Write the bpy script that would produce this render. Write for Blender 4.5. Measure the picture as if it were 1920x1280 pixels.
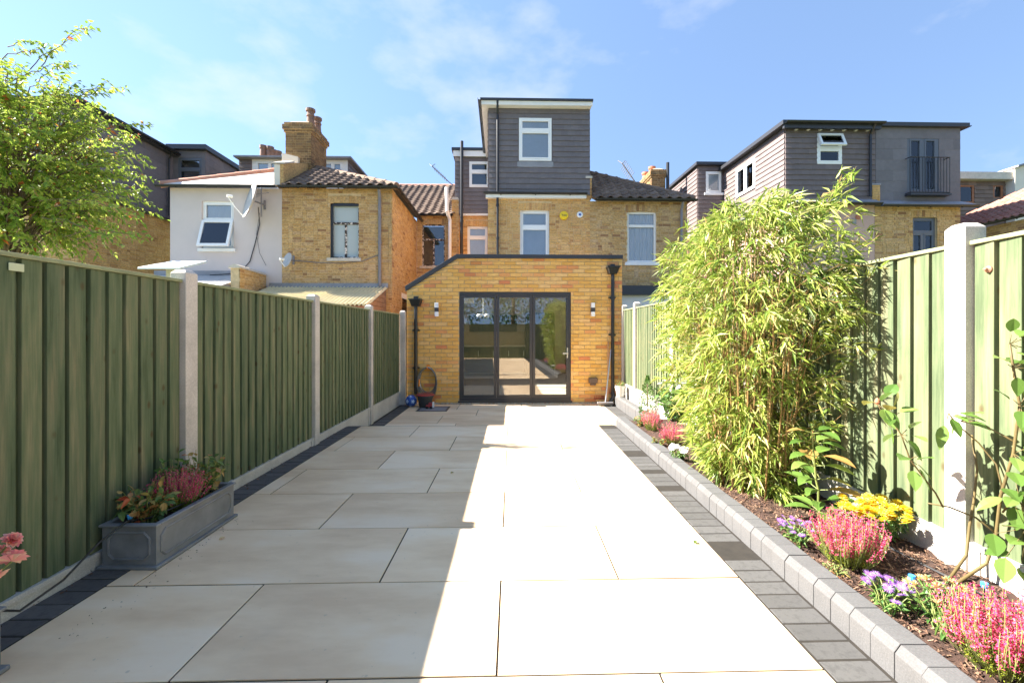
import bpy, bmesh, math, random
import numpy as np
from mathutils import Vector, Matrix
random.seed(7); rng = np.random.default_rng(11)
R = math.radians
for o in list(bpy.data.objects): bpy.data.objects.remove(o)
S = bpy.context.scene
C = S.collection

# ------------------------------------------------------------------ camera, sky, sun, exposure
F, HX, HY, EYE = 820.0, 960.0, 622.0, 1.235        # focal length in photo pixels, horizon point, eye height
cam = bpy.data.objects.new('camera', bpy.data.cameras.new('camera')); C.objects.link(cam)
cam.location = (0, 0, EYE); cam.rotation_euler = (R(90), 0, 0)
cam.data.sensor_width = 36; cam.data.lens = 36 * F / 1920
cam.data.shift_y = -18 / 1920; cam.data.clip_start = .05; cam.data.clip_end = 2000
S.camera = cam
SUN_EL, SUN_AZ = R(40.4), R(-94 + 8)               # compass-like: 0 = +y, negative = towards -x
sun = bpy.data.objects.new('sun', bpy.data.lights.new('sun', 'SUN')); C.objects.link(sun)
sun.data.energy = 4.3; sun.data.angle = R(.55); sun.data.color = (1, .94, .84)
sd = Vector((math.sin(SUN_AZ) * math.cos(SUN_EL), math.cos(SUN_AZ) * math.cos(SUN_EL), math.sin(SUN_EL)))
sun.rotation_euler = sd.to_track_quat('Z', 'Y').to_euler()
W = bpy.data.worlds.new('World'); S.world = W; W.use_nodes = True
CLOUD = (0.87, -6.63, 3.81)
wn, wl = W.node_tree.nodes, W.node_tree.links
wn.clear()
wo = wn.new('ShaderNodeOutputWorld'); wb = wn.new('ShaderNodeBackground'); wb.inputs['Strength'].default_value = .067
sky = wn.new('ShaderNodeTexSky'); sky.sky_type = 'NISHITA'; sky.sun_disc = False
sky.sun_elevation = SUN_EL; sky.sun_rotation = SUN_AZ; sky.air_density = 1.0; sky.dust_density = .0; sky.ozone_density = .4
tc = wn.new('ShaderNodeTexCoord'); mp = wn.new('ShaderNodeMapping'); mp.inputs['Scale'].default_value = (1, 1, 2.0); mp.inputs['Location'].default_value = CLOUD
n1 = wn.new('ShaderNodeTexNoise'); n1.inputs['Scale'].default_value = 2.3; n1.inputs['Detail'].default_value = 9; n1.inputs['Roughness'].default_value = .55
cr = wn.new('ShaderNodeValToRGB'); cr.color_ramp.elements[0].position = .53; cr.color_ramp.elements[1].position = .76
cr.color_ramp.elements[1].color = (.85, .85, .85, 1)
mx = wn.new('ShaderNodeMixRGB'); mx.inputs[2].default_value = (2.7, 2.8, 2.95, 1)
lift = wn.new('ShaderNodeVectorMath'); lift.operation = 'ADD'; lift.inputs[1].default_value = (0, 0, .38)       # even out the glare towards the horizon
nrm = wn.new('ShaderNodeVectorMath'); nrm.operation = 'NORMALIZE'
wl.new(tc.outputs['Generated'], lift.inputs[0]); wl.new(lift.outputs[0], nrm.inputs[0]); wl.new(nrm.outputs[0], sky.inputs[0])
wl.new(tc.outputs['Generated'], mp.inputs[0]); wl.new(mp.outputs[0], n1.inputs[0]); wl.new(n1.outputs[0], cr.inputs[0])
wl.new(cr.outputs[0], mx.inputs[0]); wl.new(sky.outputs[0], mx.inputs[1]); wl.new(mx.outputs[0], wb.inputs[0]); wl.new(wb.outputs[0], wo.inputs[0])
S.view_settings.view_transform = 'Standard'; S.view_settings.look = 'None'; S.view_settings.gamma = 1
S.cycles.max_bounces = 14; S.cycles.diffuse_bounces = 8; S.cycles.transparent_max_bounces = 16
S.view_settings.exposure = 2.58

# ------------------------------------------------------------------ frames of reference
TH = R(1.4); cT, sT = math.cos(TH), math.sin(TH)   # the terrace stands 1.4 degrees askew to the garden
def U(px, v):
    k = (px - HX) / F
    return v * (k * cT + sT) / (cT - k * sT)
def Z(py, v, px=HX):
    return EYE + (HY - py) / F * (U(px, v) * sT + v * cT)
def GY(py, z=0): return (EYE - z) * F / (py - HY)
def GX(px, y): return (px - HX) / F * y

class Fr:                                           # a plane with along (A), up (B) and outward (N) axes
    def __init__(s, o, A, B, N): s.o, s.A, s.B, s.N = Vector(o), Vector(A), Vector(B), Vector(N)
    def p(s, a, b, n=0): return s.o + s.A * a + s.B * b + s.N * n
def front(v): return Fr((0, v, 0), (1, 0, 0), (0, 0, 1), (0, -1, 0))
def side_r(u): return Fr((u, 0, 0), (0, 1, 0), (0, 0, 1), (1, 0, 0))     # faces +x, a runs with depth
def side_l(u): return Fr((u, 0, 0), (0, 1, 0), (0, 0, 1), (-1, 0, 0))

OFF = {}
def thing(name, label, cat, loc=(0, 0, 0), group=None, house=False):
    o = bpy.data.objects.new(name, None); C.objects.link(o); o.empty_display_size = .2
    OFF[o] = Vector(loc)
    if house:
        o.location = (loc[0] * cT - loc[1] * sT, loc[0] * sT + loc[1] * cT, loc[2]); o.rotation_euler = (0, 0, TH)
    else: o.location = loc
    o['label'] = label; o['category'] = cat
    if group: o['group'] = group
    return o
def tag(o, label, cat, group=None):
    o['label'] = label; o['category'] = cat
    if group: o['group'] = group
    return o
def struct(o): o['kind'] = 'structure'; return o
def stuff(o): o['kind'] = 'stuff'; return o

class MB:
    def __init__(s): s.v, s.f, s.mi = [], [], []
    def add(s, vs, fs, mi=0):
        b = len(s.v); s.v += [tuple(x) for x in vs]
        for q in fs: s.f.append(tuple(b + i for i in q)); s.mi.append(mi)
        return s
    def hexa(s, P, mi=0):
        return s.add(P, [(3, 2, 1, 0), (4, 5, 6, 7), (0, 1, 5, 4), (1, 2, 6, 5), (2, 3, 7, 6), (3, 0, 4, 7)], mi)
    def box(s, x0, x1, y0, y1, z0, z1, mi=0):
        return s.hexa([(x0, y0, z0), (x1, y0, z0), (x1, y1, z0), (x0, y1, z0), (x0, y0, z1), (x1, y0, z1), (x1, y1, z1), (x0, y1, z1)], mi)
    def fbox(s, fr, a0, a1, b0, b1, n0, n1, mi=0):
        return s.hexa([fr.p(a0, b0, n0), fr.p(a1, b0, n0), fr.p(a1, b0, n1), fr.p(a0, b0, n1),
                       fr.p(a0, b1, n0), fr.p(a1, b1, n0), fr.p(a1, b1, n1), fr.p(a0, b1, n1)], mi)
    def prism(s, pts, off, mi=0):
        n = len(pts); off = Vector(off); P = [Vector(p) for p in pts]; P = P + [p + off for p in P]
        return s.add(P, [tuple(range(n - 1, -1, -1)), tuple(range(n, 2 * n))] + [(i, (i + 1) % n, n + (i + 1) % n, n + i) for i in range(n)], mi)
    def tube(s, pts, r, n=8, mi=0, cap=True):
        P = [Vector(p) for p in pts]; m = len(P); rr = r if isinstance(r, (list, tuple)) else [r] * m
        vs, prev = [], None
        for i, p in enumerate(P):
            t = (P[min(i + 1, m - 1)] - P[max(i - 1, 0)]).normalized()
            if prev is None:
                a = t.cross(Vector((0, 0, 1)) if abs(t.z) < .9 else Vector((1, 0, 0))).normalized()
            else: a = (prev - t * prev.dot(t)).normalized()
            prev = a; b = t.cross(a)
            for k in range(n):
                w = 2 * math.pi * k / n; vs.append(p + (a * math.cos(w) + b * math.sin(w)) * rr[i])
        fs = [(i * n + k, i * n + (k + 1) % n, (i + 1) * n + (k + 1) % n, (i + 1) * n + k) for i in range(m - 1) for k in range(n)]
        if cap: fs += [tuple(range(n - 1, -1, -1)), tuple((m - 1) * n + k for k in range(n))]
        return s.add(vs, fs, mi)
    def lathe(s, prof, c, n=20, mi=0, axis='z'):
        vs = []
        for r, z in prof:
            for k in range(n):
                w = 2 * math.pi * k / n; x, y = r * math.cos(w), r * math.sin(w)
                vs.append((c[0] + x, c[1] + y, c[2] + z) if axis == 'z' else (c[0] + x, c[1] + z, c[2] + y) if axis == 'y' else (c[0] + z, c[1] + x, c[2] + y))
        m = len(prof)
        fs = [(i * n + k, i * n + (k + 1) % n, (i + 1) * n + (k + 1) % n, (i + 1) * n + k) for i in range(m - 1) for k in range(n)]
        fs += [tuple(range(n - 1, -1, -1)), tuple((m - 1) * n + k for k in range(n))]
        return s.add(vs, fs, mi)
    def build(s, name, mat, parent=None, origin=None, smooth=False, bevel=0, recalc=True, loc=None):
        if origin is None: origin = root_off(parent) if parent else (0, 0, 0)
        ox, oy, oz = origin
        me = bpy.data.meshes.new(name)
        me.from_pydata([(x - ox, y - oy, z - oz) for x, y, z in s.v], [], s.f)
        mats = mat if isinstance(mat, (list, tuple)) else [mat]
        for m in mats: me.materials.append(m)
        if len(mats) > 1: me.polygons.foreach_set('material_index', s.mi)
        if recalc:
            bm = bmesh.new(); bm.from_mesh(me); bmesh.ops.recalc_face_normals(bm, faces=bm.faces); bm.to_mesh(me); bm.free()
        if smooth: me.polygons.foreach_set('use_smooth', [True] * len(me.polygons))
        me.update()
        o = bpy.data.objects.new(name, me); C.objects.link(o)
        if parent: o.parent = parent
        else: o.location = origin
        if loc is not None: o.location = loc
        if bevel:
            b = o.modifiers.new('bevel', 'BEVEL'); b.width = bevel; b.segments = 2; b.limit_method = 'ANGLE'
        return o
def root_off(p):
    while p is not None:
        if p in OFF: return OFF[p]
        p = p.parent
    return Vector((0, 0, 0))
def inst(src, name, parent, loc, rot=None, scale=None, matrix=None):
    o = bpy.data.objects.new(name, src.data); C.objects.link(o); o.parent = parent
    if matrix is not None: o.matrix_local = matrix
    else:
        o.location = loc
        if rot: o.rotation_euler = rot
        if scale: o.scale = scale
    for m in src.modifiers:
        if m.type == 'BEVEL':
            b = o.modifiers.new('bevel', 'BEVEL'); b.width = m.width; b.segments = m.segments; b.limit_method = 'ANGLE'
    return o

# ------------------------------------------------------------------ materials
def new_mat(name):
    m = bpy.data.materials.new(name); m.use_nodes = True
    nt = m.node_tree; return m, nt, nt.nodes['Principled BSDF']
def rnd_node(nt):                                    # one random number for each object and each loose piece
    g = nt.nodes.new('ShaderNodeNewGeometry'); oi = nt.nodes.new('ShaderNodeObjectInfo')
    cx = nt.nodes.new('ShaderNodeCombineXYZ'); nt.links.new(g.outputs['Random Per Island'], cx.inputs[0]); nt.links.new(oi.outputs['Random'], cx.inputs[1])
    w = nt.nodes.new('ShaderNodeTexWhiteNoise'); w.noise_dimensions = '3D'; nt.links.new(cx.outputs[0], w.inputs['Vector'])
    return w
def ramp(nt, stops):
    r = nt.nodes.new('ShaderNodeValToRGB'); e = r.color_ramp.elements
    while len(e) < len(stops): e.new(.5)
    for i, (p, c) in enumerate(stops): e[i].position = p; e[i].color = (*c, 1)
    return r
def noise(nt, scale, detail=4, rough=.55, vec=None, stretch=None, obj_shift=False, coord='Object'):
    t = nt.nodes.new('ShaderNodeTexCoord'); out = t.outputs[coord]
    if obj_shift:
        oi = nt.nodes.new('ShaderNodeObjectInfo'); ml = nt.nodes.new('ShaderNodeMath'); ml.operation = 'MULTIPLY'; ml.inputs[1].default_value = 57
        nt.links.new(oi.outputs['Random'], ml.inputs[0])
        ad = nt.nodes.new('ShaderNodeVectorMath'); ad.operation = 'ADD'; nt.links.new(out, ad.inputs[0]); nt.links.new(ml.outputs[0], ad.inputs[1]); out = ad.outputs[0]
    if stretch:
        mp = nt.nodes.new('ShaderNodeMapping'); mp.inputs['Scale'].default_value = stretch; nt.links.new(out, mp.inputs[0]); out = mp.outputs[0]
    n = nt.nodes.new('ShaderNodeTexNoise'); n.inputs['Scale'].default_value = scale; n.inputs['Detail'].default_value = detail; n.inputs['Roughness'].default_value = rough
    nt.links.new(out, n.inputs['Vector']); return n
def mixc(nt, fac, a, b, mode='MIX'):
    m = nt.nodes.new('ShaderNodeMixRGB'); m.blend_type = mode
    for i, x in ((0, fac), (1, a), (2, b)):
        if hasattr(x, 'links'): nt.links.new(x, m.inputs[i])
        elif isinstance(x, (int, float)): m.inputs[i].default_value = x
        else: m.inputs[i].default_value = (*x, 1)
    return m.outputs[0]
def bump(nt, b, h, strength=.3, dist=.01):
    n = nt.nodes.new('ShaderNodeBump'); n.inputs['Strength'].default_value = strength; n.inputs['Distance'].default_value = dist
    nt.links.new(h, n.inputs['Height']); nt.links.new(n.outputs[0], b.inputs['Normal'])
def plain(name, col, rough=.6, metal=0, var=.12, scale=6, bumps=0, spec=.5, shift=True):
    m, nt, b = new_mat(name)
    n = noise(nt, scale, 6, .6, obj_shift=shift)
    r = ramp(nt, [(.25, [c * (1 - var) for c in col]), (.75, [min(1, c * (1 + var)) for c in col])])
    nt.links.new(n.outputs[0], r.inputs[0]); nt.links.new(r.outputs[0], b.inputs['Base Color'])
    b.inputs['Roughness'].default_value = rough; b.inputs['Metallic'].default_value = metal; b.inputs['Specular IOR Level'].default_value = spec
    if bumps: bump(nt, b, noise(nt, scale * 9, 5, .6).outputs[0], bumps, .004)
    return m
def brick_mat(name, stops, dirt=.35, dirtcol=(.12, .09, .06)):
    m, nt, b = new_mat(name)
    w = rnd_node(nt); r = ramp(nt, stops); r.color_ramp.interpolation = 'LINEAR'; nt.links.new(w.outputs['Value'], r.inputs[0])
    n = noise(nt, 17, 6, .72, obj_shift=True, stretch=(1, 1, 1.8)); rr = ramp(nt, [(.40, (0, 0, 0)), (.66, (1, 1, 1))]); nt.links.new(n.outputs[0], rr.inputs[0])
    mm = nt.nodes.new('ShaderNodeMath'); mm.operation = 'MULTIPLY'; mm.inputs[1].default_value = dirt; nt.links.new(rr.outputs[0], mm.inputs[0])
    w2 = mixc(nt, mm.outputs[0], r.outputs[0], dirtcol)
    n2 = noise(nt, 1.1, 4, .5, coord='Object'); r2 = ramp(nt, [(.3, (.86, .84, .82)), (.7, (1.08, 1.06, 1.04))]); nt.links.new(n2.outputs[0], r2.inputs[0])
    nt.links.new(mixc(nt, 1.0, w2, r2.outputs[0], 'MULTIPLY'), b.inputs['Base Color'])
    b.inputs['Roughness'].default_value = .88; b.inputs['Specular IOR Level'].default_value = .25
    bump(nt, b, noise(nt, 70, 5, .7, obj_shift=True).outputs[0], .5, .006)
    return m
M = {}
M['brick_new'] = brick_mat('yellow_stock_brick', [(0, (.72, .41, .10)), (.25, (.78, .47, .13)), (.55, (.82, .52, .16)), (.78, (.82, .56, .24)), (.88, (.76, .38, .14)), (.96, (.66, .24, .11)), (1, (.52, .26, .08))], .42, (.48, .22, .085))
M['brick_old'] = brick_mat('weathered_stock_brick', [(0, (.56, .34, .13)), (.3, (.64, .42, .18)), (.65, (.70, .48, .23)), (.85, (.66, .46, .26)), (.95, (.44, .26, .13)), (1, (.30, .16, .08))], .8, (.25, .15, .075))
M['brick_clean'] = brick_mat('cleaned_stock_brick', [(0, (.66, .38, .13)), (.3, (.73, .45, .17)), (.65, (.78, .51, .23)), (.9, (.66, .37, .15)), (1, (.48, .25, .10))], .6, (.2, .12, .06))
M['brick_soot'] = brick_mat('sooty_stock_brick', [(0, (.22, .13, .06)), (.4, (.34, .21, .09)), (.75, (.42, .27, .13)), (1, (.16, .10, .06))], .8, (.10, .07, .045))
M['brick_red'] = brick_mat('red_brick', [(0, (.36, .10, .05)), (.5, (.45, .13, .07)), (1, (.40, .15, .09))], .3)
M['mortar'] = plain('lime_mortar', (.46, .36, .22), .95, var=.15, scale=12, bumps=.3)
M['mortar_old'] = plain('old_mortar', (.62, .47, .28), .95, var=.25, scale=9, bumps=.3)
def slate_mat(name, col, var=.07):
    m, nt, b = new_mat(name)
    w = rnd_node(nt); r = ramp(nt, [(0, [c * (1 - var) for c in col]), (1, [c * (1 + var) for c in col])]); nt.links.new(w.outputs['Value'], r.inputs[0])
    n = noise(nt, 9, 5, .6, obj_shift=True); r2 = ramp(nt, [(.3, (.9, .9, .9)), (.75, (1.1, 1.09, 1.08))]); nt.links.new(n.outputs[0], r2.inputs[0])
    nt.links.new(mixc(nt, 1.0, r.outputs[0], r2.outputs[0], 'MULTIPLY'), b.inputs['Base Color'])
    b.inputs['Roughness'].default_value = .62; b.inputs['Specular IOR Level'].default_value = .35
    return m
M['slate'] = slate_mat('grey_slate', (.165, .145, .148)); M['slate_brown'] = slate_mat('brown_slate', (.165, .132, .128)); M['slate_blue'] = slate_mat('blue_slate', (.165, .15, .16), .12)
M['slate_pale'] = slate_mat('pale_slate', (.62, .56, .50), .12); M['cladding'] = slate_mat('brown_cladding', (.19, .13, .105), .2)
def tile_mat(name, stops):
    m, nt, b = new_mat(name)
    w = rnd_node(nt); r = ramp(nt, stops); nt.links.new(w.outputs['Value'], r.inputs[0])
    n = noise(nt, 30, 5, .7, obj_shift=True); r2 = ramp(nt, [(.48, (0, 0, 0)), (.68, (.7, .7, .7))]); nt.links.new(n.outputs[0], r2.inputs[0])
    nt.links.new(mixc(nt, r2.outputs[0], r.outputs[0], (.27, .22, .165)), b.inputs['Base Color'])
    b.inputs['Roughness'].default_value = .85; return m
M['tile_brown'] = tile_mat('brown_pantile', [(0, (.10, .062, .046)), (.5, (.145, .092, .068)), (1, (.20, .135, .10))])
M['tile_red'] = tile_mat('red_tile', [(0, (.30, .11, .08)), (.5, (.38, .15, .11)), (1, (.33, .17, .13))])
M['ridge_red'] = plain('terracotta_ridge', (.50, .24, .16), .8, var=.25, scale=5)
M['ridge_brown'] = plain('brown_ridge', (.20, .13, .09), .85, var=.3, scale=8)
M['white'] = plain('white_upvc', (.82, .82, .81), .35, var=.03); M['white_paint'] = plain('white_painted_board', (.80, .78, .75), .5, var=.06)
M['anthracite'] = plain('anthracite_aluminium', (.035, .036, .042), .42, var=.06); M['black'] = plain('black_plastic', (.016, .016, .018), .35, var=.1)
M['grey_pipe'] = plain('grey_painted_pipe', (.20, .19, .20), .5, var=.1); M['grey_frame'] = plain('grey_window_frame', (.11, .12, .145), .4, var=.05)
M['lead'] = plain('lead_flashing', (.26, .26, .28), .55, var=.2, scale=4)
M['render'] = plain('grey_render', (.60, .525, .50), .9, var=.05, scale=2, bumps=.25); M['pebble'] = plain('pink_pebbledash', (.55, .37, .31), .95, var=.12, scale=40, bumps=.7)
M['cream'] = plain('cream_render', (.72, .66, .56), .9, var=.06, scale=3); M['white_wall'] = plain('white_render', (.82, .80, .78), .85, var=.03)
M['stone'] = plain('stone_sill', (.55, .50, .43), .85, var=.15, scale=10)
M['curtain'] = plain('net_curtain', (.80, .80, .84), .9, var=.04)
M['dark'] = plain('painted_room_dark', (.05, .052, .058), .9); M['blind'] = plain('pale_blind', (.62, .67, .76), .8, var=.1, scale=2)  # first colour holds the darkness of unlit rooms behind the panes
M['ward'] = plain('orange_timber_frame', (.33, .13, .06), .6, var=.2)
def peeling():
    m, nt, b = new_mat('peeling_white_paint'); n = noise(nt, 14, 6, .7); r = ramp(nt, [(.47, (.06, .045, .04)), (.53, (.72, .64, .58))]); r.color_ramp.interpolation = 'CONSTANT'
    nt.links.new(n.outputs[0], r.inputs[0]); nt.links.new(r.outputs[0], b.inputs['Base Color']); b.inputs['Roughness'].default_value = .8; return m
M['peeling'] = peeling()
def glass_mat(name, tint=(1, 1, 1), boost=0.0):
    m, nt, b = new_mat(name); nt.nodes.remove(b); out = nt.nodes['Material Output']
    t = nt.nodes.new('ShaderNodeBsdfTransparent'); t.inputs[0].default_value = (*tint, 1)
    g = nt.nodes.new('ShaderNodeBsdfGlossy'); g.inputs['Roughness'].default_value = .0
    fr = nt.nodes.new('ShaderNodeFresnel'); fr.inputs['IOR'].default_value = 1.55
    mu = nt.nodes.new('ShaderNodeMath'); mu.operation = 'MULTIPLY_ADD'; mu.inputs[1].default_value = 1.2; mu.inputs[2].default_value = boost; mu.use_clamp = True
    nt.links.new(fr.outputs[0], mu.inputs[0]); mi = nt.nodes.new('ShaderNodeMixShader')
    nt.links.new(mu.outputs[0], mi.inputs[0]); nt.links.new(t.outputs[0], mi.inputs[1]); nt.links.new(g.outputs[0], mi.inputs[2]); nt.links.new(mi.outputs[0], out.inputs[0])
    return m
M['glass'] = glass_mat('window_glass', (.92, .94, .95), .03); M['door_glass'] = glass_mat('door_glass', (.86, .87, .84), .09)
def frosted():
    m, nt, b = new_mat('frosted_glass'); b.inputs['Base Color'].default_value = (.42, .47, .47, 1); b.inputs['Roughness'].default_value = .25; return m
M['frosted'] = frosted()
def wood_mat():
    m, nt, b = new_mat('green_stained_timber')
    n = noise(nt, 5, 6, .62, obj_shift=True, stretch=(3.2, 3.2, .35)); r = ramp(nt, [(.33, (.080, .110, .062)), (.48, (.124, .156, .090)), (.60, (.168, .180, .108)), (.76, (.26, .23, .142))]); nt.links.new(n.outputs[0], r.inputs[0])
    g = noise(nt, 30, 4, .6, obj_shift=True, stretch=(4, 4, .12)); r3 = ramp(nt, [(.3, (.80, .82, .79)), (.7, (1.14, 1.12, 1.10))]); nt.links.new(g.outputs[0], r3.inputs[0])
    c = mixc(nt, 1.0, r.outputs[0], r3.outputs[0], 'MULTIPLY')
    tcn = nt.nodes.new('ShaderNodeTexCoord'); oi = nt.nodes.new('ShaderNodeObjectInfo'); ml = nt.nodes.new('ShaderNodeMath'); ml.operation = 'MULTIPLY'; ml.inputs[1].default_value = 31; nt.links.new(oi.outputs['Random'], ml.inputs[0])
    ad = nt.nodes.new('ShaderNodeVectorMath'); ad.operation = 'ADD'; nt.links.new(tcn.outputs['Object'], ad.inputs[0]); nt.links.new(ml.outputs[0], ad.inputs[1])
    mp = nt.nodes.new('ShaderNodeMapping'); mp.inputs['Scale'].default_value = (9, 9, 5.5); nt.links.new(ad.outputs[0], mp.inputs[0])
    v = nt.nodes.new('ShaderNodeTexVoronoi'); v.inputs['Scale'].default_value = 1.0; nt.links.new(mp.outputs[0], v.inputs['Vector'])
    rk = ramp(nt, [(.0, (.9, .9, .9)), (.08, (.6, .6, .6)), (.16, (0, 0, 0))]); nt.links.new(v.outputs['Distance'], rk.inputs[0])
    c = mixc(nt, rk.outputs[0], c, (.085, .055, .025))
    w = rnd_node(nt); rw = ramp(nt, [(0, (.82, .84, .82)), (1, (1.15, 1.12, 1.05))]); nt.links.new(w.outputs['Value'], rw.inputs[0])
    nt.links.new(mixc(nt, 1.0, c, rw.outputs[0], 'MULTIPLY'), b.inputs['Base Color'])
    b.inputs['Roughness'].default_value = .8; b.inputs['Specular IOR Level'].default_value = .2
    bump(nt, b, g.outputs[0], .35, .004); return m
M['wood'] = wood_mat()
def concrete_mat(name, col, stain=.3, sc=5):
    m, nt, b = new_mat(name); n = noise(nt, sc, 7, .65, obj_shift=True)
    r = ramp(nt, [(.3, [c * (1 - stain) for c in col]), (.55, col), (.8, [min(1, c * 1.1) for c in col])]); nt.links.new(n.outputs[0], r.inputs[0])
    sp = noise(nt, 160, 2, .5); rs = ramp(nt, [(.35, (.82, .82, .82)), (.62, (1, 1, 1)), (.74, (1.22, 1.22, 1.22))]); nt.links.new(sp.outputs[0], rs.inputs[0])
    nt.links.new(mixc(nt, 1.0, r.outputs[0], rs.outputs[0], 'MULTIPLY'), b.inputs['Base Color']); b.inputs['Roughness'].default_value = .85
    bump(nt, b, sp.outputs[0], .25, .003); return m
M['post'] = concrete_mat('pale_concrete', (.58, .53, .48), .26, 3); M['gravel_board'] = concrete_mat('concrete_gravel_board', (.58, .55, .50), .2, 4)
M['kerb'] = concrete_mat('grey_kerb_concrete', (.112, .110, .112), .14, 6)
def slab_mat():
    m, nt, b = new_mat('beige_porcelain_slab')
    n = noise(nt, 1.6, 6, .6, obj_shift=True, stretch=(.7, 1.9, 1)); r = ramp(nt, [(.36, (.70, .49, .31)), (.5, (.80, .59, .385)), (.62, (.84, .655, .465))]); nt.links.new(n.outputs[0], r.inputs[0])
    w = rnd_node(nt); rw = ramp(nt, [(0, (.94, .93, .92)), (1, (1.05, 1.05, 1.04))]); nt.links.new(w.outputs['Value'], rw.inputs[0])
    c = mixc(nt, 1.0, r.outputs[0], rw.outputs[0], 'MULTIPLY')
    d = noise(nt, 34, 3, .5, obj_shift=True); rd = ramp(nt, [(.70, (0, 0, 0)), (.76, (.5, .5, .5))]); nt.links.new(d.outputs[0], rd.inputs[0])
    c = mixc(nt, rd.outputs[0], c, (.46, .36, .27))
    d2 = noise(nt, 3.1, 5, .6, obj_shift=True); rd2 = ramp(nt, [(.62, (0, 0, 0)), (.8, (.35, .35, .35))]); nt.links.new(d2.outputs[0], rd2.inputs[0])
    nt.links.new(mixc(nt, rd2.outputs[0], c, (.60, .45, .31)), b.inputs['Base Color'])
    rr = ramp(nt, [(.3, (.55, .55, .55)), (.7, (.72, .72, .72))]); nt.links.new(n.outputs[0], rr.inputs[0]); nt.links.new(rr.outputs[0], b.inputs['Roughness'])
    b.inputs['Specular IOR Level'].default_value = .12; return m
M['slab'] = slab_mat(); M['grout'] = plain('dark_grout', (.022, .018, .014), .95, var=.3, scale=20)
def paver_mat(name, col, stain):
    m, nt, b = new_mat(name); w = rnd_node(nt); r = ramp(nt, [(0, [c * .85 for c in col]), (1, [c * 1.15 for c in col])]); nt.links.new(w.outputs['Value'], r.inputs[0])
    n = noise(nt, 34, 5, .7, obj_shift=True); rn = ramp(nt, [(.5, (0, 0, 0)), (.62, (stain, stain, stain))]); nt.links.new(n.outputs[0], rn.inputs[0])
    nt.links.new(mixc(nt, rn.outputs[0], r.outputs[0], [c * .35 for c in col]), b.inputs['Base Color']); b.inputs['Roughness'].default_value = .8
    bump(nt, b, noise(nt, 180, 3, .6).outputs[0], .3, .003); return m
M['paver_dark'] = paver_mat('charcoal_paver', (.095, .088, .086), .4); M['paver'] = paver_mat('grey_paver', (.080, .077, .075), .35)
def soil_mat():
    m, nt, b = new_mat('brown_soil'); n = noise(nt, 42, 6, .75); r = ramp(nt, [(.3, (.028, .015, .011)), (.55, (.065, .034, .024)), (.75, (.13, .08, .055))]); nt.links.new(n.outputs[0], r.inputs[0])
    nt.links.new(r.outputs[0], b.inputs['Base Color']); b.inputs['Roughness'].default_value = .95; bump(nt, b, n.outputs[0], .9, .02); return m
M['soil'] = soil_mat()
M['lead_planter'] = plain('lead_look_planter', (.20, .205, .215), .5, metal=.15, var=.3, scale=7)
def leaf_mat(name, stops, trans=.35, rough=.45):
    m, nt, b = new_mat(name); w = rnd_node(nt); r = ramp(nt, stops); nt.links.new(w.outputs['Value'], r.inputs[0])
    nt.links.new(r.outputs[0], b.inputs['Base Color']); b.inputs['Roughness'].default_value = rough; b.inputs['Specular IOR Level'].default_value = .4
    t = nt.nodes.new('ShaderNodeBsdfTranslucent'); nt.links.new(r.outputs[0], t.inputs[0]); mi = nt.nodes.new('ShaderNodeMixShader'); mi.inputs[0].default_value = trans
    out = nt.nodes['Material Output']; nt.links.new(b.outputs[0], mi.inputs[1]); nt.links.new(t.outputs[0], mi.inputs[2]); nt.links.new(mi.outputs[0], out.inputs[0]); return m
M['bamboo'] = leaf_mat('bamboo_leaf', [(0, (.10, .17, .03)), (.25, (.20, .29, .045)), (.55, (.33, .41, .07)), (.8, (.46, .50, .12)), (.94, (.56, .54, .24)), (1, (.46, .30, .12))], .36, .4)
M['tree_leaf'] = leaf_mat('tree_leaf', [(0, (.15, .25, .03)), (.4, (.27, .38, .05)), (.8, (.40, .48, .08)), (.965, (.48, .50, .12)), (.985, (.48, .13, .03)), (1, (.45, .15, .05))], .42)
M['rose_leaf'] = leaf_mat('rose_leaf', [(0, (.08, .16, .03)), (.5, (.14, .24, .05)), (.9, (.22, .32, .08)), (1, (.42, .20, .07))], .35, .35)
M['green_leaf'] = leaf_mat('dark_green_leaf', [(0, (.05, .13, .03)), (.6, (.11, .22, .05)), (1, (.2, .3, .07))], .3)
M['dry_leaf'] = leaf_mat('yellowing_leaf', [(0, (.08, .15, .04)), (.45, (.16, .24, .06)), (.6, (.34, .30, .09)), (.8, (.45, .28, .10)), (.93, (.36, .19, .08)), (1, (.5, .07, .03))], .3)
M['heath_green'] = leaf_mat('heather_needles', [(0, (.14, .20, .02)), (1, (.38, .42, .04))], .3)
M['heath_pink'] = leaf_mat('heather_bloom', [(0, (.58, .045, .17)), (.5, (.72, .085, .22)), (.85, (.78, .16, .28)), (1, (.80, .30, .30))], .35, .6)
M['yellow'] = leaf_mat('yellow_petal', [(0, (.85, .60, .03)), (.6, (.90, .74, .06)), (1, (.92, .84, .22))], .3, .6)
M['purple'] = leaf_mat('purple_petal', [(0, (.30, .12, .55)), (.6, (.42, .20, .66)), (1, (.56, .32, .70))], .3, .6)
M['white_petal'] = leaf_mat('white_petal', [(0, (.80, .80, .76)), (1, (.88, .88, .86))], .3, .6)
M['pink_petal'] = leaf_mat('pink_petal', [(0, (.85, .30, .33)), (.5, (.88, .45, .40)), (1, (.90, .62, .45))], .3, .6)
M['orange_petal'] = leaf_mat('straw_petal', [(0, (.62, .35, .12)), (.5, (.72, .50, .24)), (1, (.80, .68, .45))], .3, .6)
M['bark'] = plain('grey_brown_bark', (.16, .11, .075), .9, var=.35, scale=14, bumps=.4); M['culm'] = plain('bamboo_culm', (.26, .16, .06), .5, var=.4, scale=6)
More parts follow.
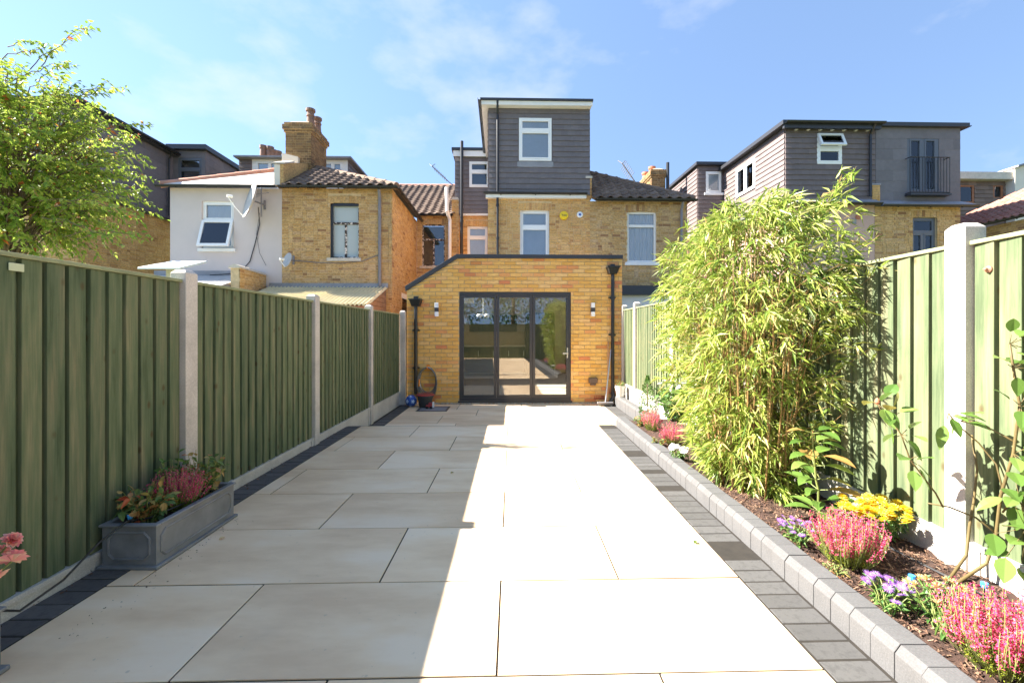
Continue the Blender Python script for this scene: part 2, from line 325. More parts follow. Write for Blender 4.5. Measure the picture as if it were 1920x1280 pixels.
M['stem'] = plain('green_stem', (.20, .24, .07), .6, var=.25, scale=12); M['rose_stem'] = plain('rose_stem', (.13, .095, .035), .6, var=.35, scale=9)
M['blue'] = plain('blue_plastic', (.05, .30, .72), .35, var=.05); M['hose'] = plain('grey_hose', (.15, .155, .15), .45, var=.15); M['orange'] = plain('orange_plastic', (.80, .26, .03), .4, var=.05)
M['galv'] = plain('galvanised_metal', (.50, .49, .46), .45, metal=.4, var=.2, scale=8); M['ball_blue'] = plain('ball_blue', (.03, .10, .42), .35, var=.1); M['ball_white'] = plain('ball_light', (.45, .60, .85), .4, var=.1)
M['red'] = plain('red_plastic', (.40, .05, .05), .4, var=.1); M['pot_dark'] = plain('dark_grey_pot', (.04, .042, .045), .5, var=.15); M['brown_box'] = plain('brown_plastic', (.10, .065, .05), .5, var=.1)
M['handle_wood'] = plain('wooden_handle', (.45, .24, .12), .6, var=.2, scale=8); M['metal'] = plain('brushed_metal', (.55, .55, .56), .35, metal=.8, var=.08)
M['yellow_box'] = plain('yellow_alarm_box', (.85, .58, .01), .4, var=.03); M['terracotta'] = plain('old_chimney_pot', (.20, .12, .09), .85, var=.3, scale=9); M['terracotta_new'] = plain('terracotta_pot', (.48, .18, .10), .8, var=.2)
M['corrugated'] = plain('yellowed_corrugated_plastic', (.66, .57, .34), .5, var=.2, scale=2); M['felt'] = plain('grey_roofing_felt', (.50, .49, .47), .8, var=.2, scale=3)
M['dish'] = plain('grey_dish_metal', (.50, .49, .48), .5, var=.12, scale=6); M['kitchen'] = plain('dark_kitchen_front', (.045, .045, .048), .35, var=.08); M['splash'] = plain('beige_splashback', (.74, .62, .46), .5, var=.05)
M['room_wall'] = plain('room_wall_paint', (.82, .74, .62), .8, var=.03); M['room_floor'] = plain('pale_room_floor', (.68, .62, .54), .4, var=.06, scale=3); M['rust'] = plain('rusty_bolt', (.36, .17, .11), .6, var=.2, scale=30)
M['grass'] = plain('rough_ground', (.10, .12, .05), .95, var=.4, scale=3)

# ------------------------------------------------------------------ builders for walls, tiles and windows
def spans(a0, a1, holes):                            # [a0, a1] minus the holes
    out = [(a0, a1)]
    for h0, h1 in holes:
        nx = []
        for s0, s1 in out:
            if h1 <= s0 or h0 >= s1: nx.append((s0, s1)); continue
            if h0 > s0: nx.append((s0, h0))
            if h1 < s1: nx.append((h1, s1))
        out = nx
    return out
def backing(fr, a0, a1, b0, b1, holes, thick, name, mat, parent, top=None, extra=()):
    As = sorted({a0, a1, *[h for q in holes for h in q[:2] if a0 < h < a1], *extra}); Bs = sorted({b0, b1, *[h for q in holes for h in q[2:] if b0 < h < b1]})
    mb = MB(); T = top or (lambda a: b1)
    for i in range(len(As) - 1):
        for j in range(len(Bs) - 1):
            ca, cb = (As[i] + As[i + 1]) / 2, (Bs[j] + Bs[j + 1]) / 2
            if any(h[0] < ca < h[1] and h[2] < cb < h[3] for h in holes): continue
            l0, l1 = min(Bs[j + 1], T(As[i])), min(Bs[j + 1], T(As[i + 1]))
            if max(l0, l1) <= Bs[j] + 1e-4: continue
            l0, l1 = max(l0, Bs[j] + 1e-4), max(l1, Bs[j] + 1e-4)
            a, b_, c = As[i], As[i + 1], Bs[j]
            mb.hexa([fr.p(a, c, 0), fr.p(b_, c, 0), fr.p(b_, c, -thick), fr.p(a, c, -thick), fr.p(a, l0, 0), fr.p(b_, l1, 0), fr.p(b_, l1, -thick), fr.p(a, l0, -thick)])
    return mb.build(name, mat, parent)
def brick_wall(fr, a0, a1, b0, b1, holes, parent, mat, mortar, thick=.22, top=None, extra=(), bond='flemish', single=0, name='wall', arch=()):
    """holes: (a0, a1, b0, b1). arch: holes that get a soldier-brick head above them, height .215."""
    wall = backing(fr, a0, a1, b0, b1, holes, thick, name, M[mortar], parent, top, extra)
    T = top or (lambda a: b1); off = root_off(parent); L, Hh, J, OUT = .215, .064, .011, .010
    solid = list(holes) + [(h[0] - .06, h[1] + .06, h[3], h[3] + .22) for h in arch]
    full, pieces = [], []
    nrow = int((b1 - b0) / .075) + 1
    for r in range(nrow):
        z0 = b0 + r * .075 + .004; z1 = z0 + Hh
        if z0 > b1 - .02: break
        hs = [(h[0], h[1]) for h in solid if h[2] < z0 + .05 and h[3] > z0 + .03]
        x = a0 - (.1125 if r % 2 else 0) - (0 if bond == 'stretcher' else random.choice((0, .05))); k = r % 2
        while x < a1:
            ln = L if (bond == 'stretcher' or k % 2 == 0) else .1025
            for s0, s1 in spans(max(x, a0), min(x + ln, a1), hs):
                if s1 - s0 < .03: continue
                t0, t1 = min(z1, T(s0)), min(z1, T(s1), b1)
                t0 = min(t0, b1)
                if min(t0, t1) < z0 + .008:
                    if max(t0, t1) < z0 + .03: continue
                    t0, t1 = max(t0, z0 + .004), max(t1, z0 + .004)
                (full if (abs(s1 - s0 - L) < 1e-4 and t0 == z1 and t1 == z1) else pieces).append((s0, s1, z0, t0, t1))
            x += ln + J; k += 1
    for h in arch:                                   # slightly cambered soldier course
        n = max(3, int((h[1] - h[0] + .1) / .075)); w = (h[1] - h[0] + .1) / n
        for i in range(n):
            s0 = h[0] - .05 + i * w; c = 1 - ((i + .5) / n * 2 - 1) ** 2
            pieces.append((s0 + .004, s0 + w - .004, h[3] + .035 * c - .03, h[3] + .17 + .02 * c, h[3] + .17 + .02 * c))
    def geo(mb, q):
        s0, s1, z0, t0, t1 = q; n = OUT + random.uniform(-.0025, .0025)
        mb.hexa([fr.p(s0, z0, -.02), fr.p(s1, z0, -.02), fr.p(s1, z0, n), fr.p(s0, z0, n), fr.p(s0, t0, -.02), fr.p(s1, t1, -.02), fr.p(s1, t1, n), fr.p(s0, t0, n)])
    if single:
        ctr = fr.p((a0 + a1) / 2, 1.0)
        full.sort(key=lambda q: abs((q[0] + q[1]) / 2 - (a0 + a1) / 2) + .6 * abs(q[2] - 1.0))
        src = None
        for q in full[:single]:
            c = fr.p((q[0] + q[1]) / 2, q[2]) - off
            c = c + fr.N * random.uniform(-.0025, .0025)
            if src is None:
                mb = MB(); mb.fbox(Fr((0, 0, 0), fr.A, fr.B, fr.N), -L / 2, L / 2, 0, Hh, -.02, OUT)
                src = mb.build('brick', M[mat], wall, origin=(0, 0, 0), loc=c)
            else: inst(src, 'brick', wall, c)
        full = full[single:]
    mb = MB()
    for q in full + pieces: geo(mb, q)
    if mb.v: stuff(mb.build('brickwork', M[mat], wall))
    return wall
def slates(fr, a0, a1, b0, b1, holes, parent, mat, gauge=.157, width=.165, single=False, name='slate', lift=.034):
    """lapped slates: every slate a piece (single) or every course one object"""
    off = root_off(parent); rows = int(round((b1 - b0) / gauge)); gauge = (b1 - b0) / rows; src = None
    for r in range(rows):
        z0 = b0 + r * gauge; z1 = min(z0 + gauge + .04, b1)
        hs = [(h[0], h[1]) for h in holes if h[2] < z0 + gauge * .7 and h[3] > z0 + gauge * .3]
        x = a0 - (width / 2 if r % 2 else 0); mb = MB(); lastend = None
        while x < a1:
            for s0, s1 in spans(max(x, a0), min(x + width, a1), hs):
                if s1 - s0 < .015: continue
                dz = random.uniform(-.004, .004); l = lift + random.uniform(-.002, .002)
                def geo(m, f, q0, q1, zz):
                    m.hexa([f.p(q0, zz + dz, .0), f.p(q1, zz + dz, .0), f.p(q1, zz + dz, l), f.p(q0, zz + dz, l), f.p(q0, zz + z1 - z0, -.004), f.p(q1, zz + z1 - z0, -.004), f.p(q1, zz + z1 - z0, .006), f.p(q0, zz + z1 - z0, .006)])
                if single and abs(s1 - s0 - width) < 1e-3 and r < rows - 1:
                    c = fr.p((s0 + s1) / 2, z0 + dz) - off
                    if src is None:
                        m2 = MB(); dz0, dz = dz, 0; geo(m2, Fr((0, 0, 0), fr.A, fr.B, fr.N), -width / 2 + .0005, width / 2 - .0005, 0)
                        src = m2.build(name, M[mat], parent, origin=(0, 0, 0), loc=c)
                    else: inst(src, name, parent, c, rot=(0, 0, random.uniform(-.004, .004)))
                else:
                    if lastend is not None and s0 - lastend > .03 and mb.v: mb.build(name if single else name + '_course', M[mat], parent); mb = MB()
                    geo(mb, fr, s0 + .0005, s1 - .0005, z0); lastend = s1
            x += width
        if mb.v: mb.build(name if single else name + '_course', M[mat], parent)
def window(fr, a0, a1, b0, b1, parent, frame='white', kind='fan', back='dark', sill=None, inset=.06, fw=.055, glass='glass', tilt=0, split=.30):
    """frame mesh > pane, curtain; kinds: fan (top light over a main light), one, pair, cross"""
    mb = MB(); n0, n1 = -inset - .05, -inset
    for q in ((a0, a1, b0, b0 + fw), (a0, a1, b1 - fw, b1)): mb.fbox(fr, *q, n0, n1)
    for q in ((a0, a0 + fw), (a1 - fw, a1)): mb.fbox(fr, *q, b0 + fw, b1 - fw, n0, n1 - .001)
    bs = b1 - (b1 - b0) * split; panes = []
    if kind in ('fan', 'cross'):
        mb.fbox(fr, a0 + fw, a1 - fw, bs - fw * .6, bs + fw * .6, n0, n1 + .012)
        panes.append((a0 + fw, a1 - fw, bs + fw * .6, b1 - fw)); low = (a0 + fw, a1 - fw, b0 + fw, bs - fw * .6)
    else: low = (a0 + fw, a1 - fw, b0 + fw, b1 - fw)
    if kind in ('pair', 'cross'):
        m = (a0 + a1) / 2; mb.fbox(fr, m - fw * .6, m + fw * .6, low[2], low[3], n0, n1 - .002)
        panes += [(low[0], m - fw * .6, low[2], low[3]), (m + fw * .6, low[1], low[2], low[3])]
    else: panes.append(low)
    f = mb.build('window', M[frame], parent, bevel=.004)
    for i, p in enumerate(panes):                    # casement sash and its pane
        g = fw * .55; sm = MB()
        if frame in ('white', 'grey_frame') and (p[1] - p[0]) > .25:
            for q in ((p[0], p[1], p[2], p[2] + g), (p[0], p[1], p[3] - g, p[3])): sm.fbox(fr, *q, n0 + .01, n1 + .008)
            for q in ((p[0], p[0] + g), (p[1] - g, p[1])): sm.fbox(fr, *q, p[2] + g, p[3] - g, n0 + .01, n1 + .007)
            sm.build('sash', M[frame], f)
        MB().fbox(fr, p[0], p[1], p[2], p[3], -inset - .03, -inset - .024).build('pane', M[glass], f)
    bk = MB()
    if back == 'curtain':
        n = 36; P0 = []
        for i in range(n + 1):
            a = a0 + .03 + (a1 - a0 - .06) * i / n; d = -inset - .075 + .022 * math.sin(i * 1.9) + .01 * math.sin(i * .7)
            P0 += [fr.p(a, b0 + .02, d), fr.p(a, b1 - .02, d)]
        bk.add(P0, [(2 * i, 2 * i + 2, 2 * i + 3, 2 * i + 1) for i in range(n)]); bk.build('curtain', M['curtain'], f, recalc=False, smooth=True)
    elif back == 'blind': bk.fbox(fr, a0 + .02, a1 - .02, b0 + .02, b1 - .02, -inset - .075, -inset - .06).build('blind', M['blind'], f)
    if back != 'none': MB().fbox(fr, a0 - .02, a1 + .02, b0 - .02, b1 + .02, -inset - .40, -inset - .38).build('room_dark_panel', M['dark'], f)  # near-black panel stands in for the unlit depth of the room
    if sill: MB().fbox(fr, a0 - .07, a1 + .07, b0 - .09, b0 - .001, -.04, .07).build('sill', M[sill], f, bevel=.006)
    return f
def gutter(p0, p1, parent, r=.055, mat='black', name='gutter'):
    p0, p1 = Vector(p0), Vector(p1); t = (p1 - p0).normalized(); n = t.cross(Vector((0, 0, 1))).normalized(); m = 9; vs = []
    for rr in (r, r - .008):
        for i in range(m):
            w = math.pi + math.pi * i / (m - 1); d = n * math.cos(w) * rr + Vector((0, 0, math.sin(w) * rr)); vs += [p0 + d, p1 + d]
    fs = [(2 * i, 2 * i + 1, 2 * i + 3, 2 * i + 2) for i in range(m - 1)] + [(2 * m + 2 * i, 2 * m + 2 * i + 2, 2 * m + 2 * i + 3, 2 * m + 2 * i + 1) for i in range(m - 1)]
    fs += [(0, 2 * m, 2 * m + 1, 1), (2 * m - 2, 2 * m - 1, 4 * m - 1, 4 * m - 2)] + [tuple([e + 2 * i for i in range(m)] + [2 * m + e + 2 * i for i in range(m - 1, -1, -1)]) for e in (0, 1)]
    mb = MB(); mb.add(vs, fs); k = max(2, int((p1 - p0).length / .8))
    for i in range(k):                               # brackets
        c = p0 + (p1 - p0) * ((i + .5) / k); mb.tube([c - t * .012 + Vector((0, 0, -r - .004)), c + t * .012 + Vector((0, 0, -r - .004))], .018, 6)
    return mb.build(name, M[mat], parent)
def pipe(pts, parent, r=.034, mat='black', name='downpipe', clips=()):
    mb = MB(); mb.tube(pts, r, 12)
    for z in clips: mb.lathe([(r + .010, -.03), (r + .010, .03)], (pts[-1][0], pts[-1][1], z), 12)
    return mb.build(name, M[mat], parent, smooth=False)
def pantile(width=.30, length=.34):
    mb = MB(); prof = [(0, .012), (.10, -.004), (.28, -.010), (.45, .0), (.6, .03), (.76, .045), (.92, .03), (1.04, .008)]; vs = []
    for b, lft in ((0, .03), (length, .004)):
        for a, h in prof: vs.append((a * width, b, h + lft))
    for a, h in prof: vs.append((a * width, 0, h + .012))
    n = len(prof); mb.add(vs, [(i, i + 1, n + i + 1, n + i) for i in range(n - 1)] + [(2 * n + i, 2 * n + i + 1, i + 1, i) for i in range(n - 1)])
    return mb
def inside(poly, x, y):
    r = False; n = len(poly)
    for i in range(n):
        (x0, y0), (x1, y1) = poly[i], poly[i - 1]
        if (y0 > y) != (y1 > y) and x < (x1 - x0) * (y - y0) / (y1 - y0) + x0: r = not r
    return r
def tiled_roof(P, parent, mat, width=.30, gauge=.28, name='roof', src=[None], limit=300):
    """P: eave-left, eave-right, then the rest of a planar roof face; every tile a piece of the roof"""
    P = [Vector(p) for p in P]; A = (P[1] - P[0]).normalized(); N = A.cross(P[2] - P[0]).normalized()
    if N.z < 0: N = -N
    B = N.cross(A); o = P[0]; poly = [((p - o).dot(A), (p - o).dot(B)) for p in P]
    mb = MB(); n = len(P); mb.prism(P, N * -.05); roof = mb.build(name, M['ridge_brown'], parent); off = root_off(parent)
    amin, amax = min(p[0] for p in poly), max(p[0] for p in poly); bmax = max(p[1] for p in poly); first = None; k = 0
    rest = MB(); tm = pantile(width, gauge + .06)
    r = 0
    while r * gauge < bmax:
        x = amin - .02
        while x < amax:
            cx, cy = x + width / 2, r * gauge + gauge * .5
            if inside(poly, min(max(cx, amin + .02), amax - .02), cy):
                c = o + A * x + B * (r * gauge - .05) - off; mt = Matrix((( A.x, B.x, N.x, c.x), (A.y, B.y, N.y, c.y), (A.z, B.z, N.z, c.z), (0, 0, 0, 1)))
                if first is None:
                    first = tm.build('roof_tile', M[mat], roof, origin=(0, 0, 0), smooth=True, recalc=False); first.matrix_local = mt
                elif k < limit: inst(first, 'roof_tile', roof, None, matrix=mt)
                else: rest.add([mt @ Vector(v) + off for v in tm.v], tm.f)
                k += 1
            x += width
        r += 1
    if rest.v: stuff(rest.build('roof_tiles', M[mat], roof, recalc=False))
    return roof
def ridge(p0, p1, parent, mat, r=.11, name='ridge_tile'):
    p0, p1 = Vector(p0), Vector(p1); L = (p1 - p0).length; n = max(1, int(L / .42)); t = (p1 - p0) / n
    for i in range(n):
        mb = MB(); a, b = p0 + t * i, p0 + t * (i + 1.04); mb.tube([a + Vector((0, 0, -.03)), b + Vector((0, 0, -.035))], [r * 1.04, r * .96], 10); mb.build(name, M[mat], parent, smooth=False)

# ------------------------------------------------------------------ ground and paving
SH = math.tan(TH)                                    # paving rows run parallel to the house
ZF = -.175                                           # the lower patio by the house
mb = MB(); mb.box(-300, 300, -300, 500, -.6, -.26); struct(mb.build('ground', M['grass']))
def slab_box(mb, x0, x1, y0, y1, z0, z1):
    mb.hexa([(x0, y0 + x0 * SH, z0), (x1, y0 + x1 * SH, z0), (x1, y1 + x1 * SH, z0), (x0, y1 + x0 * SH, z0), (x0, y0 + x0 * SH, z1), (x1, y0 + x1 * SH, z1), (x1, y1 + x1 * SH, z1), (x0, y1 + x0 * SH, z1)])
YS = 5.787                                           # edge of the step
mb = MB(); slab_box(mb, -2.2, 1.37, -3.2, YS - .012, -.3, -.004); patio = struct(mb.build('patio', M['grout']))
mb = MB(); slab_box(mb, -2.2, 2.13, YS - .012, 8.62, -.3, ZF - .004); low = struct(mb.build('lower_patio', M['grout']))
def slab(parent, x0, x1, y0, y1, z, name='paving_slab', mat='slab', g=.0042, t=.03, bev=.0015, thing_=None):
    cx, cy = (x0 + x1) / 2, (y0 + y1) / 2 + (x0 + x1) / 2 * SH
    m = MB(); slab_box(m, x0 + g, x1 - g, y0 + g, y1 - g, z - t, z)
    return m.build(name, M[mat], parent, origin=(cx, cy, z), loc=(cx, cy, z), bevel=bev)
P = .602
for r in range(15):
    y1 = YS - r * P; y0 = y1 - P
    xs = [-1.98, -1.215, -.055, 1.145] if r % 2 == 0 else [-1.98, -1.845, -.655, .535, 1.145]
    for a, b in zip(xs, xs[1:]): slab(patio, a, b, y0, y1, random.uniform(-.0008, .0012))
rowsF = [YS - .012, 6.17, 6.77, 7.375, 7.972, 8.565]
for r in range(5):
    off = (0, .55, .25, .8, .4)[r]; xs = [-1.925] + [x for x in (-2.6 + off + 1.19 * k for k in range(5)) if -1.8 < x < 1.65] + [1.75]
    for a, b in zip(xs, xs[1:]): slab(low, a, b, rowsF[r], rowsF[r + 1], ZF + random.uniform(-.001, .001))
def paver_run(parent, x0, x1, y0, y1, z, mat):
    n = int((y1 - y0) / .1036); src = None; cx = (x0 + x1) / 2
    for i in range(n):
        y = y1 - (i + 1) * .1036
        loc = (cx, y + .05 + cx * SH, z + random.uniform(-.003, .001))
        if src is None:
            m = MB(); slab_box(m, x0 - cx + .002, x1 - cx - .002, -.0485, .0485, -.05, 0)
            src = m.build('block_paver', M[mat], parent, origin=(0, 0, 0), loc=loc, bevel=.004)
        else: inst(src, 'block_paver', parent, loc, rot=(0, 0, random.uniform(-.008, .008)))
paver_run(patio, -2.168, -1.985, -.6, YS - .02, 0.0, 'paver_dark')
paver_run(patio, 1.15, 1.355, -.6, YS - .02, -.002, 'paver')
paver_run(low, -2.125, -1.93, YS + .06, 8.56, ZF, 'paver_dark')
paver_run(low, 1.757, 1.957, YS - .02, 8.50, ZF, 'paver')
m = MB(); slab_box(m, -2.16, 1.36, YS - .011, YS + .022, -.28, -.004); m.build('step_riser', M['paver'], patio)
# kerbs: one block after the other
def kerb_run(name, label, x, y0, y1, zb, zt, parent_loc):
    root = thing(name, label, 'kerb', parent_loc); src = None; y = y1; i = 0
    prof = [(0, zb - .05), (0, zt - .03), (.022, zt), (.118, zt), (.125, zt - .006), (.125, zb - .05)]
    while y > y0:
        gap = .0035 if i % 2 else .0004
        loc = (x - parent_loc[0] + random.uniform(-.0015, .0015), y - .104 - parent_loc[1], random.uniform(-.0015, .0015) - parent_loc[2])
        if src is None:
            m = MB(); m.prism([(a, 0, c) for a, c in prof], (0, .1022, 0)); src = m.build('kerb_block', M['kerb'], root, origin=(0, 0, 0), loc=loc, bevel=.002)
        else: inst(src, 'kerb_block', root, loc)
        y -= .1025 + gap; i += 1
    return root
kerb_run('flower_bed_kerb', 'low grey block kerb edging the flower bed under the bamboo', 1.365, -.6, 5.74, 0, .12, (1.365, -.6, 0))
kerb_run('fence_kerb', 'short grey block kerb along the fence on the lower patio', 1.965, 5.90, 8.42, ZF, .02, (1.965, 5.90, ZF))
# soil of the raised bed
def hill(x, y): return .085 + .018 * math.sin(x * 9 + y * 2.1) * math.sin(y * 5.3) + .012 * math.sin(y * 17 + x * 23) + .008 * math.sin(x * 61) * math.sin(y * 47)
nx, ny = 26, 230; vs, fs = [], []
for j in range(ny + 1):
    for i in range(nx + 1):
        x = 1.485 + (2.19 - 1.485) * i / nx; y = -.6 + 6.32 * j / ny; vs.append((x, y, hill(x, y) + random.uniform(-.006, .006)))
for j in range(ny):
    for i in range(nx): a = j * (nx + 1) + i; fs.append((a, a + 1, a + nx + 2, a + nx + 1))
m = MB(); m.add(vs, fs); bed = struct(m.build('flower_bed_soil', M['soil'], recalc=False, smooth=True))
m = MB(); m.box(1.372, 2.17, 5.72, 5.775, -.25, .07); struct(m.build('flower_bed_end', M['kerb']))
m = MB(); m.box(1.485, 2.19, -.6, 5.72, -.26, .02); struct(m.build('flower_bed_fill', M['soil']))
m = MB()
for i in range(9000):
    x, y = random.uniform(1.50, 2.15), (random.uniform(1.2, 3.4) if i % 3 else random.uniform(1.2, 5.6)); z = hill(x, y) + .004; w = random.uniform(0, 6.28); l, b = random.uniform(.004, .013), random.uniform(.0015, .003)
    c, s = math.cos(w), math.sin(w); t = random.uniform(-.5, .5)
    m.add([(x + c * l - s * b, y + s * l + c * b, z + t * l), (x + c * l + s * b, y + s * l - c * b, z + t * l), (x - c * l + s * b, y - s * l - c * b, z - t * l + .004), (x - c * l - s * b, y - s * l + c * b, z - t * l + .004)], [(0, 1, 2, 3)])
M['chips'] = leaf_mat('bark_chip', [(0, (.05, .025, .016)), (.6, (.16, .085, .055)), (.92, (.26, .16, .10)), (1, (.42, .31, .21))], .0, .9)
o = stuff(m.build('bark_mulch', M['chips'], recalc=False)); o['label'] = 'dark brown bark chips strewn over the flower bed'; o['category'] = 'mulch'

# ------------------------------------------------------------------ fences
board_src = {}
def fence_panel(root, xf, sgn, y0, y1, z0, z1, bolt=False, tagm=False):
    """sgn +1: face looks towards +x. boards stand on a dark backing, cap on top"""
    m = MB(); m.box(xf - sgn * .034, xf - sgn * .026, y0, y1, z0, z1 - .03)
    for z in (z0 + .15, (z0 + z1) / 2, z1 - .18): m.box(xf - sgn * .075, xf - sgn * .034, y0, y1, z - .035, z + .035)
    pan = m.build('fence_panel', M['wood'], root); off = root_off(root)
    n = int(round((y1 - y0) / .1045)); pitch = (y1 - y0) / n; key = (sgn, round(z1 - z0, 3), round(pitch, 4))
    for i in range(n):
        loc = Vector((xf + random.uniform(-.0015, .0015), y0 + pitch * (i + .5), z0)) - off
        if key not in board_src:
            w = pitch / 2 - .0075; h = z1 - z0 - .022; b = MB()
            b.hexa([(0, -w, 0), (-sgn * .008, w, 0), (-sgn * .028, w, 0), (-sgn * .028, -w, 0), (0, -w, h), (-sgn * .008, w, h), (-sgn * .028, w, h), (-sgn * .028, -w, h)])
            board_src[key] = b.build('fence_board', M['wood'], pan, origin=(0, 0, 0), loc=loc, bevel=.002)
        else: inst(board_src[key], 'fence_board', pan, loc, rot=(random.uniform(-.002, .002), 0, random.uniform(-.03, .03)))
    m = MB(); m.box(xf + sgn * .008, xf - sgn * .060, y0, y1, z1 - .020, z1); m.build('capping_rail', M['wood_cap'], pan, bevel=.003)
    if bolt:
        b = MB(); b.lathe([(.001, -.002), (.016, .0), (.016, .006), (.008, .012), (.006, .022), (.001, .024)], (xf - .001, 1.99, 1.52), 12, axis='x')
        for i, v in enumerate(b.v): b.v[i] = (2 * (xf - .001) - v[0], v[1], v[2])
        b.build('bolt', M['rust'], pan)
    if tagm:
        b = MB(); b.box(xf, xf + .004, 1.885, 1.945, 1.50, 1.535); b.build('maker_tag', M['tag'], pan, bevel=.002)
def post(root, xf, sgn, y0, y1, zb, zt):
    m = MB(); xa, xb = xf + sgn * .028, xf - sgn * .075; h = .022; lo, hi = min(xa, xb), max(xa, xb); i = .02
    m.add([(lo, y0, zb), (hi, y0, zb), (hi, y1, zb), (lo, y1, zb), (lo, y0, zt - h), (hi, y0, zt - h), (hi, y1, zt - h), (lo, y1, zt - h), (lo + i, y0 + i, zt), (hi - i, y0 + i, zt), (hi - i, y1 - i, zt), (lo + i, y1 - i, zt)],
          [(3, 2, 1, 0), (8, 9, 10, 11)] + [(a, (a + 1) % 4, 4 + (a + 1) % 4, 4 + a) for a in range(4)] + [(4 + a, 4 + (a + 1) % 4, 8 + (a + 1) % 4, 8 + a) for a in range(4)])
    m.build('fence_post', M['post'], root, bevel=.004)
def gravel_board(root, xf, sgn, y0, y1, z0, z1):
    m = MB(); m.box(min(xf, xf - sgn * .05), max(xf, xf - sgn * .05), y0, y1, z0, z1)
    for q in ((y0, y1, z1 - .025, z1), (y0, y0 + .05, z0, z1 - .025), (y1 - .05, y1, z0, z1 - .025)):       # raised rim
        m.box(min(xf - sgn * .002, xf + sgn * .008), max(xf - sgn * .002, xf + sgn * .008), *q)
    m.build('gravel_board', M['gravel_board'], root)
M['wood_cap'] = plain('pale_green_capping', (.24, .26, .14), .8, var=.25, scale=8); M['tag'] = plain('pale_tag', (.50, .55, .36), .6)
XL, XR = -2.172, 2.172
LP = [(-2.80, -2.69), (-.91, -.80), (.98, 1.09), (2.875, 2.985), (4.77, 4.88), (6.66, 6.77), (8.46, 8.56)]
lf = thing('garden_fence', 'shaded green board fence with pale concrete posts behind the lead trough planters', 'fence', (XL, 2.9, -.25))
for i in range(6):
    fence_panel(lf, XL, 1, LP[i][1], LP[i + 1][0], .085, 1.58, tagm=(i == 2)); gravel_board(lf, XL + .004, 1, LP[i][1], LP[i + 1][0], -.25, .084)
for i, (a, b) in enumerate(LP): post(lf, XL + (.075 if i == 6 else 0), 1, a, b, -.25, 1.647)
RP = [(-1.70, -1.60), (.18, .28), (2.07, 2.17), (3.96, 4.06), (5.85, 5.95), (7.64, 7.74), (8.50, 8.58)]
rf_ = thing('garden_fence', 'sunlit green board fence with white concrete posts behind the bamboo and rose', 'fence', (XR, 2.9, -.25))
for i in range(6):
    fence_panel(rf_, XR, -1, RP[i][1], RP[i + 1][0], .245, 1.665, bolt=(i == 1)); gravel_board(rf_, XR - .004, -1, RP[i][1], RP[i + 1][0], -.25, .244)
for a, b in RP: post(rf_, XR, -1, a, b, -.25, 1.757)
# end of the garden behind the photographer (seen only in the door's reflection)
m = MB(); m.box(-2.3, 2.3, -3.30, -3.22, -.26, 1.6); tag(m.build('end_fence', M['wood'], None, origin=(0, -3.26, -.26)), 'plain green timber fence closing the far end of the garden', 'fence')
# ------------------------------------------------------------------ the house with the new extension
VE, VO, VM = 8.63, 12.1, 15.6                        # planes: extension, outrigger, main rear wall
house = thing('terraced_house', 'yellow brick terraced house with slate dormers, new extension and black bifold doors', 'house', (0, VE, ZF), house=True)
fE, fO, fM = front(VE), front(VO), front(VM)
eL, eR = U(763, VE), U(1166, VE); zE = Z(485, VE); zEL = Z(545, VE, 763); aK = U(858, VE)
topE = lambda a: zE if a >= aK else zEL + (zE - zEL) * (a - eL) / (aK - eL)
dL, dR, dB, dT = U(861, VE), U(1070.5, VE), Z(751, VE), Z(547, VE)
ew = brick_wall(fE, eL, eR, ZF - .05, zE, [(dL, dR, dB, dT)], house, 'brick_new', 'mortar', .28, topE, (aK,), 'stretcher', 300, 'extension_wall')
m = MB()                                             # coping: flat and raked
m.hexa([fE.p(aK, zE, .05), fE.p(eR + .01, zE, .05), fE.p(eR + .01, zE, -.32), fE.p(aK, zE, -.32), fE.p(aK - .02, zE + .078, .05), fE.p(eR + .01, zE + .078, .05), fE.p(eR + .01, zE + .078, -.32), fE.p(aK - .02, zE + .078, -.32)])
m.hexa([fE.p(eL - .02, zEL - .012, .05), fE.p(aK, zE, .05), fE.p(aK, zE, -.32), fE.p(eL - .02, zEL - .012, -.32), fE.p(eL - .03, zEL + .085, .05), fE.p(aK - .02, zE + .078, .05), fE.p(aK - .02, zE + .078, -.32), fE.p(eL - .03, zEL + .085, -.32)])
m.build('coping', M['anthracite'], house, bevel=.004)
# side walls, roof and room behind the doors
m = MB(); m.box(eL, eL + .25, VE + .28, VM - .3, -.3, zEL - .02); m.box(eR - .25, eR, VE + .28, VO, -.3, zE - .05); m.build('side_wall', M['brick_new'], house)
RL = (-.45, 1.70, 9.15, 11.8)                          # rooflight opening added to brighten the room: u, u, v, v
for nm, z0, z1, v1, mt in (('flat_roof', zE - .22, zE - .10, VO - .02, 'felt'), ('ceiling', zE - .30, zE - .225, VO + 1.95, 'room_wall')):
    m = MB(); m.box(aK + .03, RL[0], VE + .28, v1, z0, z1); m.box(RL[1], eR - .25, VE + .28, v1, z0, z1); m.box(RL[0], RL[1], VE + .28, RL[2], z0, z1); m.box(RL[0], RL[1], RL[3], v1, z0, z1); m.build(nm, M[mt], house)
m = MB(); m.box(RL[0] - .05, RL[1] + .05, RL[2] - .05, RL[3] + .05, zE - .09, zE - .07); m.build('added_rooflight', M['glass'], house)
for i in range(6):                                   # rafters of the glazed side roof
    v = VE + .36 + i * .62; m = MB()
    m.hexa([(eL + .1, v, zEL - .13), (aK + .03, v, zE - .24), (aK + .03, v + .09, zE - .24), (eL + .1, v + .09, zEL - .13), (eL + .1, v, zEL - .02), (aK + .03, v, zE - .10), (aK + .03, v + .09, zE - .10), (eL + .1, v + .09, zEL - .02)])
    m.build('rafter', M['white_paint'], house)
